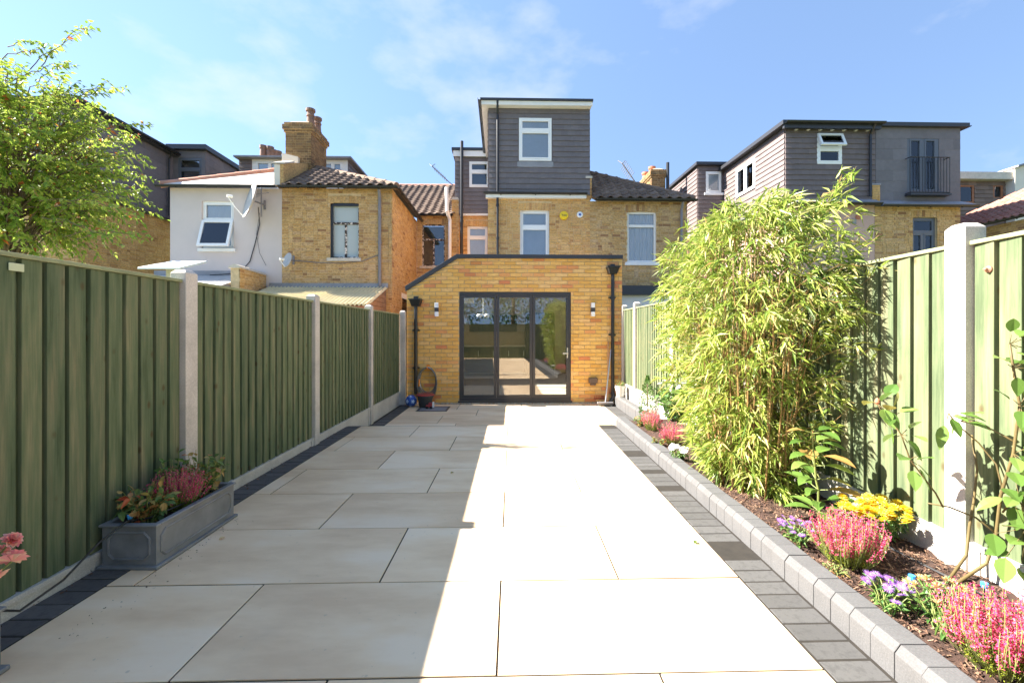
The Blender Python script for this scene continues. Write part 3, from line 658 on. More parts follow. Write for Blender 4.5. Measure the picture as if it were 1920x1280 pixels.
m = MB(); m.hexa([(eL + .05, VE + .3, zEL - .005), (aK + .03, VE + .3, zE - .085), (aK + .03, VO, zE - .085), (eL + .05, VO, zEL - .005), (eL + .05, VE + .3, zEL + .01), (aK + .03, VE + .3, zE - .07), (aK + .03, VO, zE - .07), (eL + .05, VO, zEL + .01)]); m.build('roof_glazing', M['glass'], house)
m = MB(); m.box(eL + .25, eR - .25, VE + .02, 14.1, ZF - .04, dB + .01); m.build('room_floor', M['room_floor'], house)
m = MB(); m.box(eL + .25, eR, 14.02, 14.15, -.2, 2.7); m.build('room_back_wall', M['room_wall'], house)
m = MB(); m.box(eL + .251, eL + .27, VE + .29, 14.0, -.1, zEL - .1); m.box(eR - .27, eR - .251, VE + .29, 14.0, -.1, zE - .3); m.build('room_side_wall', M['room_wall'], house)
m = MB(); m.box(eL + .25, aK + .1, VO, VO + 2.0, zEL - .02, zE); m.build('room_bulkhead', M['room_wall'], house)
# bifold door
m = MB(); w = .062
for q in ((dL, dR, dB, dB + .05), (dL, dR, dT - w, dT)): m.fbox(fE, *q, -.10, -.015)
for q in ((dL, dL + w * .6), (dR - w * .6, dR)): m.fbox(fE, *q, dB + .05, dT - w, -.10, -.016)
door = m.build('bifold_door', M['anthracite'], house, bevel=.003)
xs = [(861.5 + 3, 930.8), (931.2, 998.3), (998.8, 1070 - 3)]
for i, (p0, p1) in enumerate(xs):
    a0, a1 = U(p0, VE), U(p1, VE); b0, b1 = dB + .052, dT - w - .002; s = .052; m = MB()
    for q in ((a0, a1, b0, b0 + .055), (a0, a1, b1 - .05, b1)): m.fbox(fE, *q, -.085, -.02)
    for q in ((a0, a0 + s), (a1 - s, a1)): m.fbox(fE, *q, b0 + .055, b1 - .05, -.085, -.021)
    m.build('door_leaf', M['anthracite'], door, bevel=.003)
    MB().fbox(fE, a0 + s, a1 - s, b0 + .055, b1 - .05, -.056, -.050).build('glass_pane', M['door_glass'], door)
m = MB(); a = U(1064, VE); m.fbox(fE, a - .012, a + .012, .72, .92, -.02, -.008); m.fbox(fE, a - .008, a + .008, .80, .82, -.008, .03); m.fbox(fE, a - .10, a + .008, .795, .825, .025, .04); m.build('door_handle', M['metal'], door)
m = MB(); m.fbox(fE, dL - .02, dR + .02, dB - .03, dB - .001, -.10, .045); m.build('door_sill', M['anthracite'], door)
m = MB()                                             # gravel strip at the foot of the wall
for i in range(700):
    a = random.uniform(eL + .1, eR - .35); r = random.uniform(.008, .018); p = fE.p(a, ZF + r * .6, random.uniform(.012, .06)); k = random.uniform(.6, 1)
    m.add([(p.x - r, p.y, p.z), (p.x, p.y - r * k, p.z), (p.x + r, p.y, p.z), (p.x, p.y + r * k, p.z), (p.x, p.y, p.z + r * k), (p.x, p.y, p.z - r)], [(0, 1, 4), (1, 2, 4), (2, 3, 4), (3, 0, 4), (1, 0, 5), (2, 1, 5), (3, 2, 5), (0, 3, 5)])
M['pebbles'] = leaf_mat('pale_pebble', [(0, (.42, .36, .28)), (.7, (.66, .60, .50)), (1, (.45, .22, .14))], 0, .9); stuff(m.build('gravel_strip', M['pebbles'], house, recalc=False))
# rainwater hoppers and pipes on the extension
for px, pt, pb in ((781, 560, 737), (1147, 500, 745)):
    a = U(px, VE); zt = Z(pt, VE, px); m = MB()
    m.hexa([fE.p(a - .085, zt - .155, .03), fE.p(a + .085, zt - .155, .03), fE.p(a + .07, zt - .155, .15), fE.p(a - .07, zt - .155, .15), fE.p(a - .12, zt - .03, .015), fE.p(a + .12, zt - .03, .015), fE.p(a + .11, zt - .03, .19), fE.p(a - .11, zt - .03, .19)])
    m.fbox(fE, a - .125, a + .125, zt - .03, zt - .012, .012, .2); m.fbox(fE, a - .04, a + .04, zt - .012, zt + .04, .012, .09)
    hp = m.build('hopper', M['black'], house)
    p = fE.p(a, 0, .075); pipe([(p.x, p.y, zt - .15), (p.x, p.y, Z(pb, VE, px))], house, .034, clips=(zt - .62, zt - 1.35))
    m = MB()
    for z in (zt - .62, zt - 1.35): m.fbox(fE, a - .07, a + .07, z - .012, z + .012, .005, .05)
    m.build('pipe_clip', M['black'], house)
m = MB(); a = U(1111, VE); z = Z(715, VE); m.fbox(fE, a - .085, a + .085, z - .03, z + .075, .008, .09); m.fbox(fE, a - .055, a + .055, z - .075, z - .03, .008, .075); m.build('flue_vent', M['brown_box'], house, bevel=.01)
m = MB(); a = U(1123, VE); z = Z(745, VE)
for i in range(6):
    for j in range(3): m.fbox(fE, a - .1 + i * .034, a - .075 + i * .034, z - .035 + j * .024, z - .02 + j * .024, .006, .016)
m.fbox(fE, a - .108, a + .108, z - .045, z + .04, .004, .011); m.build('air_brick', M['brick_red'], house)
# outrigger: first floor
oL, oR = U(915, VO), U(1106, VO); zf0 = Z(373, VO)
w3 = (U(975, VO), U(1030, VO), Z(500, VO), Z(393, VO))
brick_wall(fO, oL, oR, 2.3, zf0 + .03, [w3], house, 'brick_clean', 'mortar_old', .22, arch=[w3], name='outrigger_wall')
window(fO, *w3, house, 'white', 'fan', 'blind', inset=.07, fw=.06, split=.30)
m = MB(); m.box(oL, oL + .22, VO + .22, VM, 2.3, zf0 + .02); m.build('outrigger_side_wall', M['brick_clean'], house)
m = MB(); m.fbox(fO, U(911, VO), U(1098, VO), zf0, Z(367, VO), .0, .13); m.build('fascia', M['white_paint'], house)
gutter(fO.p(U(907, VO), Z(366, VO) + .03, .16), fO.p(U(1099, VO), Z(366, VO) + .03, .16), house)
# big dormer
VD = VO - .02; fD = front(VD); dl, dr = U(916.5, VD), U(1106, VD); z0, z1 = Z(366, VD), Z(203, VD)
w1 = (U(973, VD), U(1034, VD), Z(302, VD), Z(222, VD))
dm = backing(fD, dl, dr, z0, z1, [w1], .15, 'dormer', M['slate'], house)
slates(fD, dl, dr, z0 + .02, z1, [(w1[0] - .02, w1[1] + .02, w1[2] - .16, w1[3] + .01)], dm, 'slate', .150, .19, single=True)
m = MB(); m.fbox(fD, w1[0] - .05, w1[1] + .05, w1[2] - .17, w1[2] - .02, .004, .03); m.build('lead_apron', M['lead'], dm)
window(fD, *w1, house, 'white', 'fan', 'blind', inset=-.035, fw=.06, split=.30)
m = MB(); m.box(dl, dl + .12, VD + .15, VM, z0 - .1, z1); m.box(dr - .12, dr, VD + .15, VM, z0 - .1, z1); m.build('dormer_cheek', M['slate'], house)
slates(side_l(dl), VD, VM, z0 + .1, z1, [], dm, 'slate', .150, .19)
rl, rr_ = U(900.5, VD - .2), U(1112, VD - .2); zt = Z(185, VD - .2)
m = MB(); m.box(rl + .05, rr_ - .03, VD - .17, VM, z1 - .005, z1 + .02); m.build('soffit', M['white_paint'], dm)
m = MB(); m.box(rl + .03, rr_ - .01, VD - .20, VD - .17, z1 - .01, zt - .06); m.box(rl + .03, rl + .055, VD - .17, VM, z1 - .01, zt - .06); m.build('fascia', M['white_paint'], dm)
m = MB(); m.box(rl, rr_, VD - .24, VM, zt - .06, zt); m.build('dormer_roof', M['anthracite'], dm)
gutter((rl - .02, VD - .26, zt - .02), (rl - .02, VM - .1, zt - .02), dm)
p = fD.p(U(933, VD), 0, .07); pipe([(p.x, p.y - .13, zt - .06), (p.x, p.y - .1, zt - .2), (p.x, p.y, zt - .38), (p.x, p.y, 2.5)], house, .032, clips=(z0 - .3, z0 - 1.2))
# smaller dormer over the main wall
VS = VM - .1; fS = front(VS); sl, sr = U(853, VS), U(930, VS); z0, z1 = Z(402, VS), Z(296, VS)
w2 = (U(880, VS), U(917.5, VS), Z(352, VS), Z(304, VS))
ds = backing(fS, sl, sr, z0, z1, [w2], .15, 'dormer', M['slate'], house)
slates(fS, sl, sr, z0 + .02, z1, [w2], ds, 'slate', .15, .19); window(fS, *w2, house, 'white', 'fan', 'dark', inset=-.03, fw=.06, split=.4)
m = MB(); m.box(sl - .05, sr, VS - .13, VS - .10, z1 - .01, Z(286, VS)); m.build('fascia', M['white_paint'], ds)
m = MB(); m.box(sl - .10, sr, VS - .17, VM + 2, Z(286, VS), Z(281, VS)); m.build('dormer_roof', M['anthracite'], ds)
m = MB(); m.box(sl, sl + .12, VS + .15, VM + 2, z0, z1); m.build('dormer_cheek', M['slate'], house)
# main wall beside the outrigger
w4 = (U(876, VM), U(914, VM), Z(500, VM), Z(424, VM)); mL = U(850, VM)
brick_wall(fM, mL, U(925, VM), 2.0, Z(405, VM), [w4], house, 'brick_clean', 'mortar_old', .22, arch=[w4], name='main_wall')
window(fM, *w4, house, 'white', 'fan', 'blind', inset=.06, fw=.06, split=.28)
m = MB(); m.fbox(fM, mL + .25, U(925, VM), Z(406, VM), Z(401, VM), .0, .12); m.build('fascia', M['white_paint'], house)
fP = front(VM - .14); brick_wall(fP, U(848, VM), U(861, VM), 2.0, Z(378, VM), [], house, 'brick_clean', 'mortar_old', .14, name='party_pier')
m = MB(); m.prism([fP.p(U(847, VM), Z(378, VM), .03), fP.p(U(862, VM), Z(378, VM), .03), fP.p(U(859, VM), Z(373, VM), .03), fP.p(U(850, VM), Z(373, VM), .03)], (0, .5, 0)); m.build('pier_cap', M['stone'], house)
v = VM - .32; pipe([(U(866, v), v, Z(266, v)), (U(866, v), v, Z(355, v)), (U(865.5, v), v, Z(400, v)), (U(865.5, v), v, 2.2)], house, .055, name='soil_pipe', clips=(Z(408, v), Z(415, v)))
fq = front(VO - .012); brick_wall(fq, U(1098.5, VO), U(1109, VO), zf0 + .02, Z(334, VO), [], house, 'brick_clean', 'mortar_old', .6, name='party_pier')
m = MB(); m.fbox(fq, U(1097.5, VO), U(1110, VO), Z(334, VO), Z(330, VO), -.62, .04); m.build('pier_cap', M['stone'], house)

# ------------------------------------------------------------------ neighbour with the hipped roof and net curtains
nb = thing('terraced_house', 'brick terraced house with brown hipped roof and net curtains behind the bamboo', 'house', (U(1200, VO), VO, -.25), house=True)
nL, nR = oR + .002, U(1287, VO); ze = Z(376, VO)
wn_ = (U(1176, VO), U(1231, VO), Z(491, VO), Z(395, VO))
brick_wall(fO, nL, nR, .8, ze, [wn_], nb, 'brick_old', 'mortar_old', .22, arch=[wn_], name='wall'); window(fO, *wn_, nb, 'white_paint', 'fan', 'curtain', 'white_paint', inset=.05, fw=.06, split=.28)
apx = (oR + .06, 13.9, Z(320, 13.9, 1110)); ev = VO - .2
tiled_roof([(oR + .06, ev, ze + .04), (nR + .18, ev, ze + .04), apx], nb, 'tile_brown', .27, .25)
m = MB(); m.add([(nR + .18, ev, ze + .04), (nR + .18, 15.6, ze + .04), (oR + .06, 15.6, apx[2]), apx], [(0, 1, 2, 3)]); m.build('roof_slope', M['tile_brown'], nb, recalc=False)
ridge((nR + .16, ev + .05, ze + .07), apx, nb, 'ridge_brown', .09)
gutter((oR + .1, ev - .04, ze + .0), (nR + .2, ev - .04, ze + .0), nb); v = VO - .08
pipe([(U(1278, v), v - .1, ze - .05), (U(1278, v), v, ze - .25), (U(1278, v), v, 1.0)], nb, .036, 'grey_pipe')
m = MB(); m.box(nR - .22, nR, VO + .22, 15.6, 0, ze); m.build('side_wall', M['brick_old'], nb)
vv = 11.3; m = MB(); m.box(eR + .03, U(1300, vv), vv, VO - .03, -.3, Z(553, vv)); m.build('ground_floor_wall', M['white_wall'], nb)
m = MB(); m.box(eR + .03, U(1302, vv), vv - .12, VO - .03, Z(553, vv), Z(541, vv)); m.box(eR + .03, U(1302, vv), vv - .06, VO - .03, Z(541, vv), Z(535, vv)); m.build('ground_floor_roof', M['anthracite'], nb)
def chimney(parent, u0, u1, v0, v1, zb, zt, mat, pots, potmat='terracotta', pipe_r=None):
    st = brick_wall(front(v0), u0, u1, zb, zt, [], parent, mat, 'mortar_old', .02, name='chimney_stack')
    brick_wall(side_r(u1), v0, v1, zb, zt, [], parent, mat, 'mortar_old', .02, name='chimney_side'); brick_wall(side_l(u0), v0, v1, zb, zt, [], parent, mat, 'mortar_old', .02, name='chimney_side')
    m = MB(); m.box(u0 + .02, u1 - .02, v0 + .02, v1, zb, zt - .01)
    m.build('chimney_core', M['mortar_old'], parent)
    for k, (e, h0, h1) in enumerate(((.035, .30, .225), (.07, .225, .075), (.03, .075, 0))):
        fo, so, sl_ = front(v0 - e), side_r(u1 + e), side_l(u0 - e); a, b = zt - h0, zt - h1
        m = MB(); m.box(u0 - e + .004, u1 + e - .004, v0 - e + .004, v1 + e, a, b); m.build('corbel', M['mortar_old'], parent)
        for f_, q0, q1 in ((fo, u0 - e, u1 + e), (so, v0 - e, v1 + e), (sl_, v0 - e, v1 + e)): 
            brick_wall(f_, q0, q1, a, b, [], parent, mat, 'mortar_old', .003, name='corbel_course')
    m = MB(); m.hexa([(u0, v0, zt), (u1, v0, zt), (u1, v1, zt), (u0, v1, zt), (u0 + .15, v0 + .15, zt + .1), (u1 - .15, v0 + .15, zt + .1), (u1 - .15, v1 - .15, zt + .1), (u0 + .15, v1 - .15, zt + .1)]); m.build('flaunching', M['mortar'], parent)
    for pu, pv, h in pots:
        m = MB(); m.lathe([(.13, 0), (.13, .06), (.115, .08), (.105, h * .55), (.125, h * .58), (.125, h * .64), (.105, h * .67), (.105, h - .09), (.14, h - .07), (.14, h), (.10, h), (.10, h - .2)], (pu, pv, zt + .03), 16); m.build('chimney_pot', M[potmat], parent, smooth=False)
cv = 16.5; chimney(nb, U(1222, cv), U(1247, cv), cv, cv + 1.5, 5.0, Z(318, cv, 1230), 'brick_soot', [(U(1226, cv) + .1, cv + .5, .25), (U(1228, cv), cv + 1.1, .25)], 'terracotta_new')
pipe([(U(1251, cv), cv - .05, 5.2), (U(1251, cv), cv - .05, Z(306, cv, 1250))], nb, .06, name='flue_pipe')

# ------------------------------------------------------------------ left neighbour: weathered brick, chimney, corrugated lean-to
lb = thing('terraced_house', 'weathered brick terraced house with tall chimney, peeling window and corrugated lean-to', 'house', (U(630, VO), VO, -.25), house=True)
bL, bR = U(529, VO), U(735, VO); ze = Z(354, VO, 630)
wl_ = (U(619, VO), U(673, VO), Z(484, VO, 640), Z(380, VO, 640))
brick_wall(fO, bL, bR, .3, ze, [wl_], lb, 'brick_old', 'mortar_old', .22, arch=[wl_], name='wall')
f = window(fO, *wl_, lb, 'peeling', 'cross', 'none', 'stone', inset=.09, fw=.05, glass='frosted', split=.36)
m = MB(); m.fbox(fO, wl_[0], wl_[0] + .06, wl_[2], wl_[3], -.08, -.03); m.fbox(fO, wl_[0], wl_[1], wl_[3] - .08, wl_[3], -.08, -.03); m.build('black_window_lining', M['black'], f)
wsd = (VO + .55, VO + 1.35, Z(583, VO + .9, 750), Z(556, VO + .9, 750)); sR = side_r(bR); wsd = (13.3, 14.6, -.1, Z(560, 13.5, 750))
brick_wall(sR, VO, VM, -.2, ze, [wsd], lb, 'brick_old', 'mortar_old', .22, name='side_wall')
window(sR, *wsd, lb, 'black', 'fan', 'dark', inset=.05, fw=.06); m = MB(); m.fbox(sR, wsd[0] - .1, wsd[1] + .1, wsd[3], wsd[3] + .16, -.05, .02); m.build('lintel', M['white_paint'], lb)
uP = U(530, VO); apx = (uP + .1, 13.9, Z(313, 13.9, 584)); ev = VO - .2
tiled_roof([(uP + .12, ev, ze + .04), (bR + .18, ev, ze + .04), apx], lb, 'tile_brown', .27, .25)
m = MB(); m.add([(bR + .18, ev, ze + .04), (bR + .18, VM, ze + .04), (uP + .1, VM, apx[2]), apx], [(0, 1, 2, 3)]); m.build('roof_slope', M['tile_brown'], lb, recalc=False)
ridge((bR + .16, ev + .05, ze + .07), apx, lb, 'ridge_brown', .10)
gutter((uP, ev - .04, ze), (bR + .22, ev - .04, ze), lb); gutter((bR + .21, ev, ze), (bR + .21, VM - .1, ze), lb)
v = VO - .07; pipe([(U(712, v), v - .09, ze - .05), (U(712, v), v, ze - .25), (U(712, v), v, Z(536, v, 712))], lb, .042, 'grey_pipe', clips=(Z(455, v, 712),))
m = MB(); m.prism([(uP - .14, VO - .16, Z(350, VO, 530)), (uP - .14, VO - .16, Z(312, VO, 530)), (uP - .14, 12.5, Z(305, 12.5, 535)), (uP - .14, 13.9, 6.5), (uP - .14, 13.9, 5.0)], (.24, 0, 0)); m.build('party_parapet', M['brick_old'], lb)
m = MB(); m.prism([(uP - .17, VO - .19, Z(312, VO, 530)), (uP - .17, VO - .19, Z(309, VO, 530)), (uP - .17, 12.5, Z(302, 12.5, 535)), (uP - .17, 12.5, Z(305, 12.5, 535))], (.30, 0, 0)); m.build('parapet_cap', M['stone'], lb)
m = MB(); m.box(uP - .145, uP + .01, VO - .172, VO - .161, Z(351, VO, 530), Z(313, VO, 530)); m.build('render_patch', M['cream'], lb)
cv = 13.45; cu0, cu1 = U(536, cv), U(583, cv); czt = Z(230, cv, 560)
chimney(lb, cu0, cu1, cv, cv + 1.15, 5.4, czt, 'brick_soot', [(cu1 - .16, cv + .35, .55), (cu1 - .14, cv + .8, .5)])
m = MB(); m.prism([(cu0 - .06, cv - .13, 5.5), (cu0 + .42, cv - .13, 5.5), (cu0 + .42, cv - .13, Z(297, cv, 540)), (cu0 - .06, cv - .13, Z(290, cv, 540))], (0, .13, 0)); m.build('render_haunch', M['cream'], lb)
# recessed main wall and main roof
wr = (U(791, VM), U(834, VM), Z(499, VM, 810), Z(420, VM, 810)); mz = Z(404, VM, 800)
brick_wall(fM, bR + .01, mL - .01, 1.5, mz, [wr], lb, 'brick_old', 'mortar_old', .22, arch=[wr], name='main_wall')
window(fM, *wr, lb, 'peeling', 'cross', 'dark', 'stone', inset=.09, fw=.045, split=.36)
tiled_roof([(-6.2, VM - .2, mz), (mL + .02, VM - .2, mz), (mL + .02, 19.2, Z(347, 19.2, 800)), (-6.2, 19.2, Z(347, 19.2, 800))], lb, 'tile_brown', .27, .27, name='main_roof')
ridge((-6.2, 19.2, Z(348, 19.2, 800)), (mL, 19.2, Z(348, 19.2, 800)), lb, 'ridge_red', .10); gutter((bR + .1, VM - .24, mz - .02), (mL, VM - .24, mz - .02), lb)
v = VM - .3; pipe([(U(838, v), v - .1, Z(354, v)), (U(839, v), v - .1, Z(398, v)), (U(843, v), v + .1, Z(412, v)), (U(842, v), v + .1, 1.6)], lb, .062, 'white', name='vent_pipe')
# corrugated lean-to
u0, u1, va, vb = U(507, VO), U(727, VO), 10.3, VO - .02; za, zb_ = 1.87, Z(538, VO, 620); n = int((u1 - u0) / .0125); vs = []
for i in range(n + 1):
    u = u0 + (u1 - u0) * i / n; h = .028 * math.sin(2 * math.pi * u / .1); vs += [(u, va, za + h), (u, vb, zb_ + h), (u, va, za + h - .006), (u, vb, zb_ + h - .006)]
fs = []
for i in range(n): a = 4 * i; fs += [(a, a + 4, a + 5, a + 1), (a + 2, a + 3, a + 7, a + 6), (a, a + 2, a + 6, a + 4)]
m = MB(); m.add(vs, fs); m.build('corrugated_roof', M['corrugated'], lb, recalc=False, smooth=True)
m = MB(); m.box(u0, u1 + .02, VO - .06, VO - .012, zb_ - .02, zb_ + .10); m.build('lead_flashing', M['lead'], lb)
for k in range(9):
    t0, t1 = k / 9, (k + .93) / 9; zt0 = zb_ - .06; zc = -.2 + 0
    z0, z1 = 1.30 + (zb_ - .1 - 1.30) * t0, 1.30 + (zb_ - .1 - 1.30) * t1; v0 = va + .08 + max(0, (z0 - za + .06) / (zb_ - za)) * (vb - va)
    m = MB(); m.box(u1 - .07, u1 - .03, min(v0, vb - .1), vb - .02, z0, z1); m.build('side_board', M['ridge_brown'], lb)
m = MB(); m.box(u0, u1 - .03, va + .06, va + .12, -.25, za - .04); m.box(u0, u1 - .02, va + .01, va + .06, za - .13, za - .025); m.build('lean_to_front', M['ward'], lb)
m = MB(); m.box(u1 - .06, u1 - .02, va + .1, vb, -.25, 1.30); m.build('lean_to_side', M['brick_red'], lb)
# brick garden wall stub between the two neighbours
gw = side_r(-6.42); w = brick_wall(gw, 10.9, VO, 1.2, 2.80, [], lb, 'brick_old', 'mortar_old', .22, name='party_wall')
m = MB(); m.prism([(-6.68, 10.86, 2.80), (-6.38, 10.86, 2.80), (-6.42, 10.86, 2.86), (-6.53, 10.86, 2.90), (-6.64, 10.86, 2.86)], (0, VO - 10.88, -.03)); m.build('wall_coping', M['stone'], lb)

# ------------------------------------------------------------------ grey rendered house
gr = thing('terraced_house', 'pale grey rendered terraced house with an open white window and satellite dish', 'house', (U(420, VO), VO, -.25), house=True)
gL, gR = U(319, VO), bL - .003; ze = Z(353, VO, 420)
wg = (U(378, VO), U(438, VO), Z(466, VO, 400), Z(377, VO, 400))
backing(fO, gL, gR, .3, ze, [wg], .22, 'wall', M['render'], gr)
f = window(fO, *wg, gr, 'white', 'one', 'curtain', 'white_paint', inset=.05, fw=.06)
m = MB(); bs = wg[2] + (wg[3] - wg[2]) * .60; m.fbox(fO, wg[0] + .05, wg[1] - .05, bs, bs + .07, -.10, -.04); m.build('transom', M['white'], f)
t = Fr(fO.p(0, bs, -.03), (1, 0, 0), Vector((0, -math.sin(R(17)), -math.cos(R(17)))), Vector((0, -math.cos(R(17)), math.sin(R(17))))); hh = bs - wg[2] - .0; a0, a1 = wg[0] - .0, wg[1] - .02
m = MB()
for q in ((a0, a1, 0, .07), (a0, a1, hh - .07, hh)): m.fbox(t, *q, -.025, .025)
for q in ((a0, a0 + .07), (a1 - .07, a1)): m.fbox(t, *q, .07, hh - .07, -.025, .025)
m.build('open_sash', M['white'], f); MB().fbox(t, a0 + .07, a1 - .07, .07, hh - .07, -.004, .004).build('open_pane', M['glass'], f)
apx = (uP - .15, 13.8, Z(316, 13.8, 560)); ev = VO - .2; rf = Fr((gL - .15, ev, ze + .03), (1, 0, 0), Vector((0, apx[1] - ev, apx[2] - ze - .03)).normalized(), Vector((0, -(apx[2] - ze), apx[1] - ev)).normalized())
m = MB(); m.prism([(gL - .15, ev, ze + .03), (uP - .15, ev, ze + .03), apx], (0, 0, -.06)); roof = m.build('roof', M['slate_pale'], gr)
Ls = (Vector(apx) - Vector((apx[0], ev, ze + .03))).length; rows = 11
for r in range(rows):
    b0, b1 = Ls * r / rows, Ls * (r + 1) / rows; x0 = (uP - gL) * r / rows; m = MB(); x = x0
    while x < (uP - gL) - .02: m.fbox(rf, x, min(x + .30, uP - gL), b0, b1 + .02, .002, .012 + .004 * random.random()); x += .302
    if m.v: m.build('slate_course', M['slate_pale'], roof)
ridge((gL - .14, ev + .02, ze + .06), (apx[0] - .1, apx[1] - .05, apx[2] + .03), gr, 'ridge_red', .09)
gutter((gL - .2, ev - .04, ze), (uP - .05, ev - .04, ze), gr)
m = MB(); m.box(gL, gL + .2, VO + .22, VM, .3, ze); m.build('side_wall', M['render'], gr)
# its low extension roof below the window
m = MB(); za, zb_ = 2.16, Z(517, VO, 430); m.prism([(-9.4, 10.2, za), (-9.4, VO - .01, zb_), (-9.4, VO - .01, zb_ - .1), (-9.4, 10.2, za - .1)], (2.66, 0, 0)); m.build('extension_roof', M['felt'], gr)
m = MB(); m.prism([(-6.74, 10.16, za - .12), (-6.74, 10.16, za + .04), (-6.74, VO - .02, zb_ + .05), (-6.74, VO - .02, zb_ - .12)], (.06, 0, 0)); m.build('verge_board', M['grey_pipe'], gr)
m = MB(); m.box(-9.4, -6.76, VO - .03, VO - .012, zb_ - .02, zb_ + .13); m.build('flashing', M['lead'], gr)
brick_wall(side_r(-6.76), 10.3, VO - .02, .9, 2.05, [], gr, 'brick_red', 'mortar', .2, name='extension_side'); m = MB(); m.box(-9.4, -6.78, 10.3, 10.4, -.2, za - .1); m.build('extension_front', M['render'], gr)
# dormer in its main roof
vd = 16.2; fd = front(vd); u0, u1 = U(458, vd), U(652, vd); zt = Z(300, vd, 560)
wd = [(U(480, vd), U(531, vd), Z(334, vd, 560), Z(303, vd, 560)), (U(606, vd), U(642, vd), Z(330, vd, 560), Z(303, vd, 560))]
dmr = backing(fd, u0, u1, 5.0, zt, wd, .15, 'dormer', M['white_paint'], gr)
for q in wd: window(fd, *q, gr, 'white', 'pair', 'blind', inset=.0, fw=.05)
m = MB(); m.box(u0 - .25, u1 + .2, vd - .25, vd + 3, zt, Z(292, vd - .25, 560)); m.build('dormer_roof', M['lead'], dmr)
slates(fd, u0 - .18, u0 + .28, 5.0, zt, [], dmr, 'slate_brown', .16, .2); slates(side_r(u1), vd, vd + 2.6, 5.0, zt, [], dmr, 'slate', .16, .2)
m = MB(); m.box(u0 - .18, u1, vd + .15, vd + 3, 5, zt); m.build('dormer_body', M['slate'], dmr)
m = MB(); m.box(U(480, 19.5), U(528, 19.5), 19.5, 20.2, 5.5, Z(292, 19.5, 500)); m.build('chimney_stack', M['brick_old'], gr)
for px, h in ((488, .55), (501, .5), (508, .35), (516, .3)):
    m = MB(); m.lathe([(.15, 0), (.13, h * .7), (.16, h * .75), (.16, h), (.1, h)], (U(px, 19.6), 19.85, Z(292, 19.6, 500) - .01), 14); m.build('chimney_pot', M['terracotta'], gr)

# ------------------------------------------------------------------ far left house: dark slate dormer behind the tree
fl = thing('terraced_house', 'brick house with a large black slate dormer behind the leafy tree', 'house', (-12, VO, -.25), house=True)
ux = U(147, VO); sw = side_r(ux); z1, z2 = Z(409, 15.3, 318), Z(290, 15.3, 315)
brick_wall(sw, VO, VM, 0, z1 - .1, [], fl, 'brick_clean', 'mortar', .22, name='side_wall'); brick_wall(fO, ux - 2.8, ux, 1.2, z1 - .1, [], fl, 'brick_clean', 'mortar', .22, name='wall')
d = MB(); d.box(ux - 2.8, ux - .02, VO + .02, VM, z1 - .1, z2); d = d.build('dormer', M['slate'], fl)
slates(sw, VO, VM, z1 - .04, z2, [], d, 'slate_blue', .22, .4, lift=.012); slates(fO, ux - 2.8, ux, z1 - .04, z2, [], d, 'slate_blue', .22, .4, lift=.012)
m = MB(); m.box(ux - 3, ux + .22, VO - .22, VM, z2, z2 + .16); m.build('dormer_roof', M['anthracite'], d); gutter((ux + .26, VO - .2, z2 + .08), (ux + .26, VM - .15, z2 + .08), d); gutter((ux + .09, VO - .1, z1 - .07), (ux + .09, VM, z1 - .07), fl)
pipe([(ux + .26, VM - .45, z2 + .02), (ux + .10, VM - .4, z2 - .18), (ux + .10, VM - .4, z1 + .05)], fl, .03)
m = MB(); m.box(ux - 2.8, ux - .22, VO + .22, VM, -.2, z1 - .1); m.build('wall_core', M['mortar'], fl)
vd = VM - .1; fd = front(vd); u0, u1 = ux, U(385, vd); zt, zb_ = Z(283, vd, 350), 4.8; wf = (U(334, vd), U(379, vd), Z(345, vd, 350), Z(296, vd, 350))
d = backing(fd, u0, u1, zb_, zt, [wf], .15, 'dormer', M['slate'], fl); slates(fd, u0, u1, zb_, zt, [wf], d, 'slate_blue', .22, .4, lift=.012); slates(side_r(u1), vd, vd + 3, zb_, zt, [], d, 'slate_blue', .22, .4, lift=.012)
m = MB(); m.box(u0, u1 - .01, vd + .15, vd + 3, zb_, zt); m.build('dormer_body', M['slate'], d)
window(fd, *wf, fl, 'grey_frame', 'fan', 'dark', inset=.0, fw=.06, split=.45); m = MB(); m.box(u0 - .1, u1 + .14, vd - .2, vd + 3.2, zt, Z(270, vd - .2, 350)); m.build('dormer_roof', M['anthracite'], d)

# ------------------------------------------------------------------ right: pebbledashed house with brown slate dormers
pb = thing('terraced_house', 'pink pebbledashed terraced house with brown slate dormers above the bamboo', 'house', (8.8, VO, -.25), house=True)
pL, pR = U(1472, VO), U(1640, VO); zl = Z(384, VO, 1550); zt = Z(240, VO, 1550)
backing(fO, pL, pR, .5, zl, [], .2, 'wall', M['pebble'], pb); m = MB(); m.box(pL, pL + .2, VO + .2, VM, .5, zl); m.build('side_wall', M['pebble'], pb)
wa = (U(1531, VO), U(1578, VO), Z(308, VO, 1550), Z(251, VO, 1550)); ws = (13.5, 14.6, 5.75, 6.68)
d = backing(fO, pL, pR, zl + .08, zt, [wa], .12, 'dormer', M['slate_brown'], pb); slates(fO, pL, pR, zl + .1, zt, [wa], d, 'slate_brown', .150, .19)
f = window(fO, *wa, pb, 'white', 'fan', 'dark', inset=-.02, fw=.06, split=.5)
t = Fr(fO.p(0, wa[3] - .02, .03), (1, 0, 0), Vector((0, -math.sin(R(22)), -math.cos(R(22)))), Vector((0, -math.cos(R(22)), math.sin(R(22))))); hh = (wa[3] - wa[2]) * .47; m = MB()
for q in ((wa[0], wa[1], 0, .06), (wa[0], wa[1], hh - .06, hh)): m.fbox(t, *q, -.02, .03)
for q in ((wa[0], wa[0] + .06), (wa[1] - .06, wa[1])): m.fbox(t, *q, .06, hh - .06, -.02, .03)
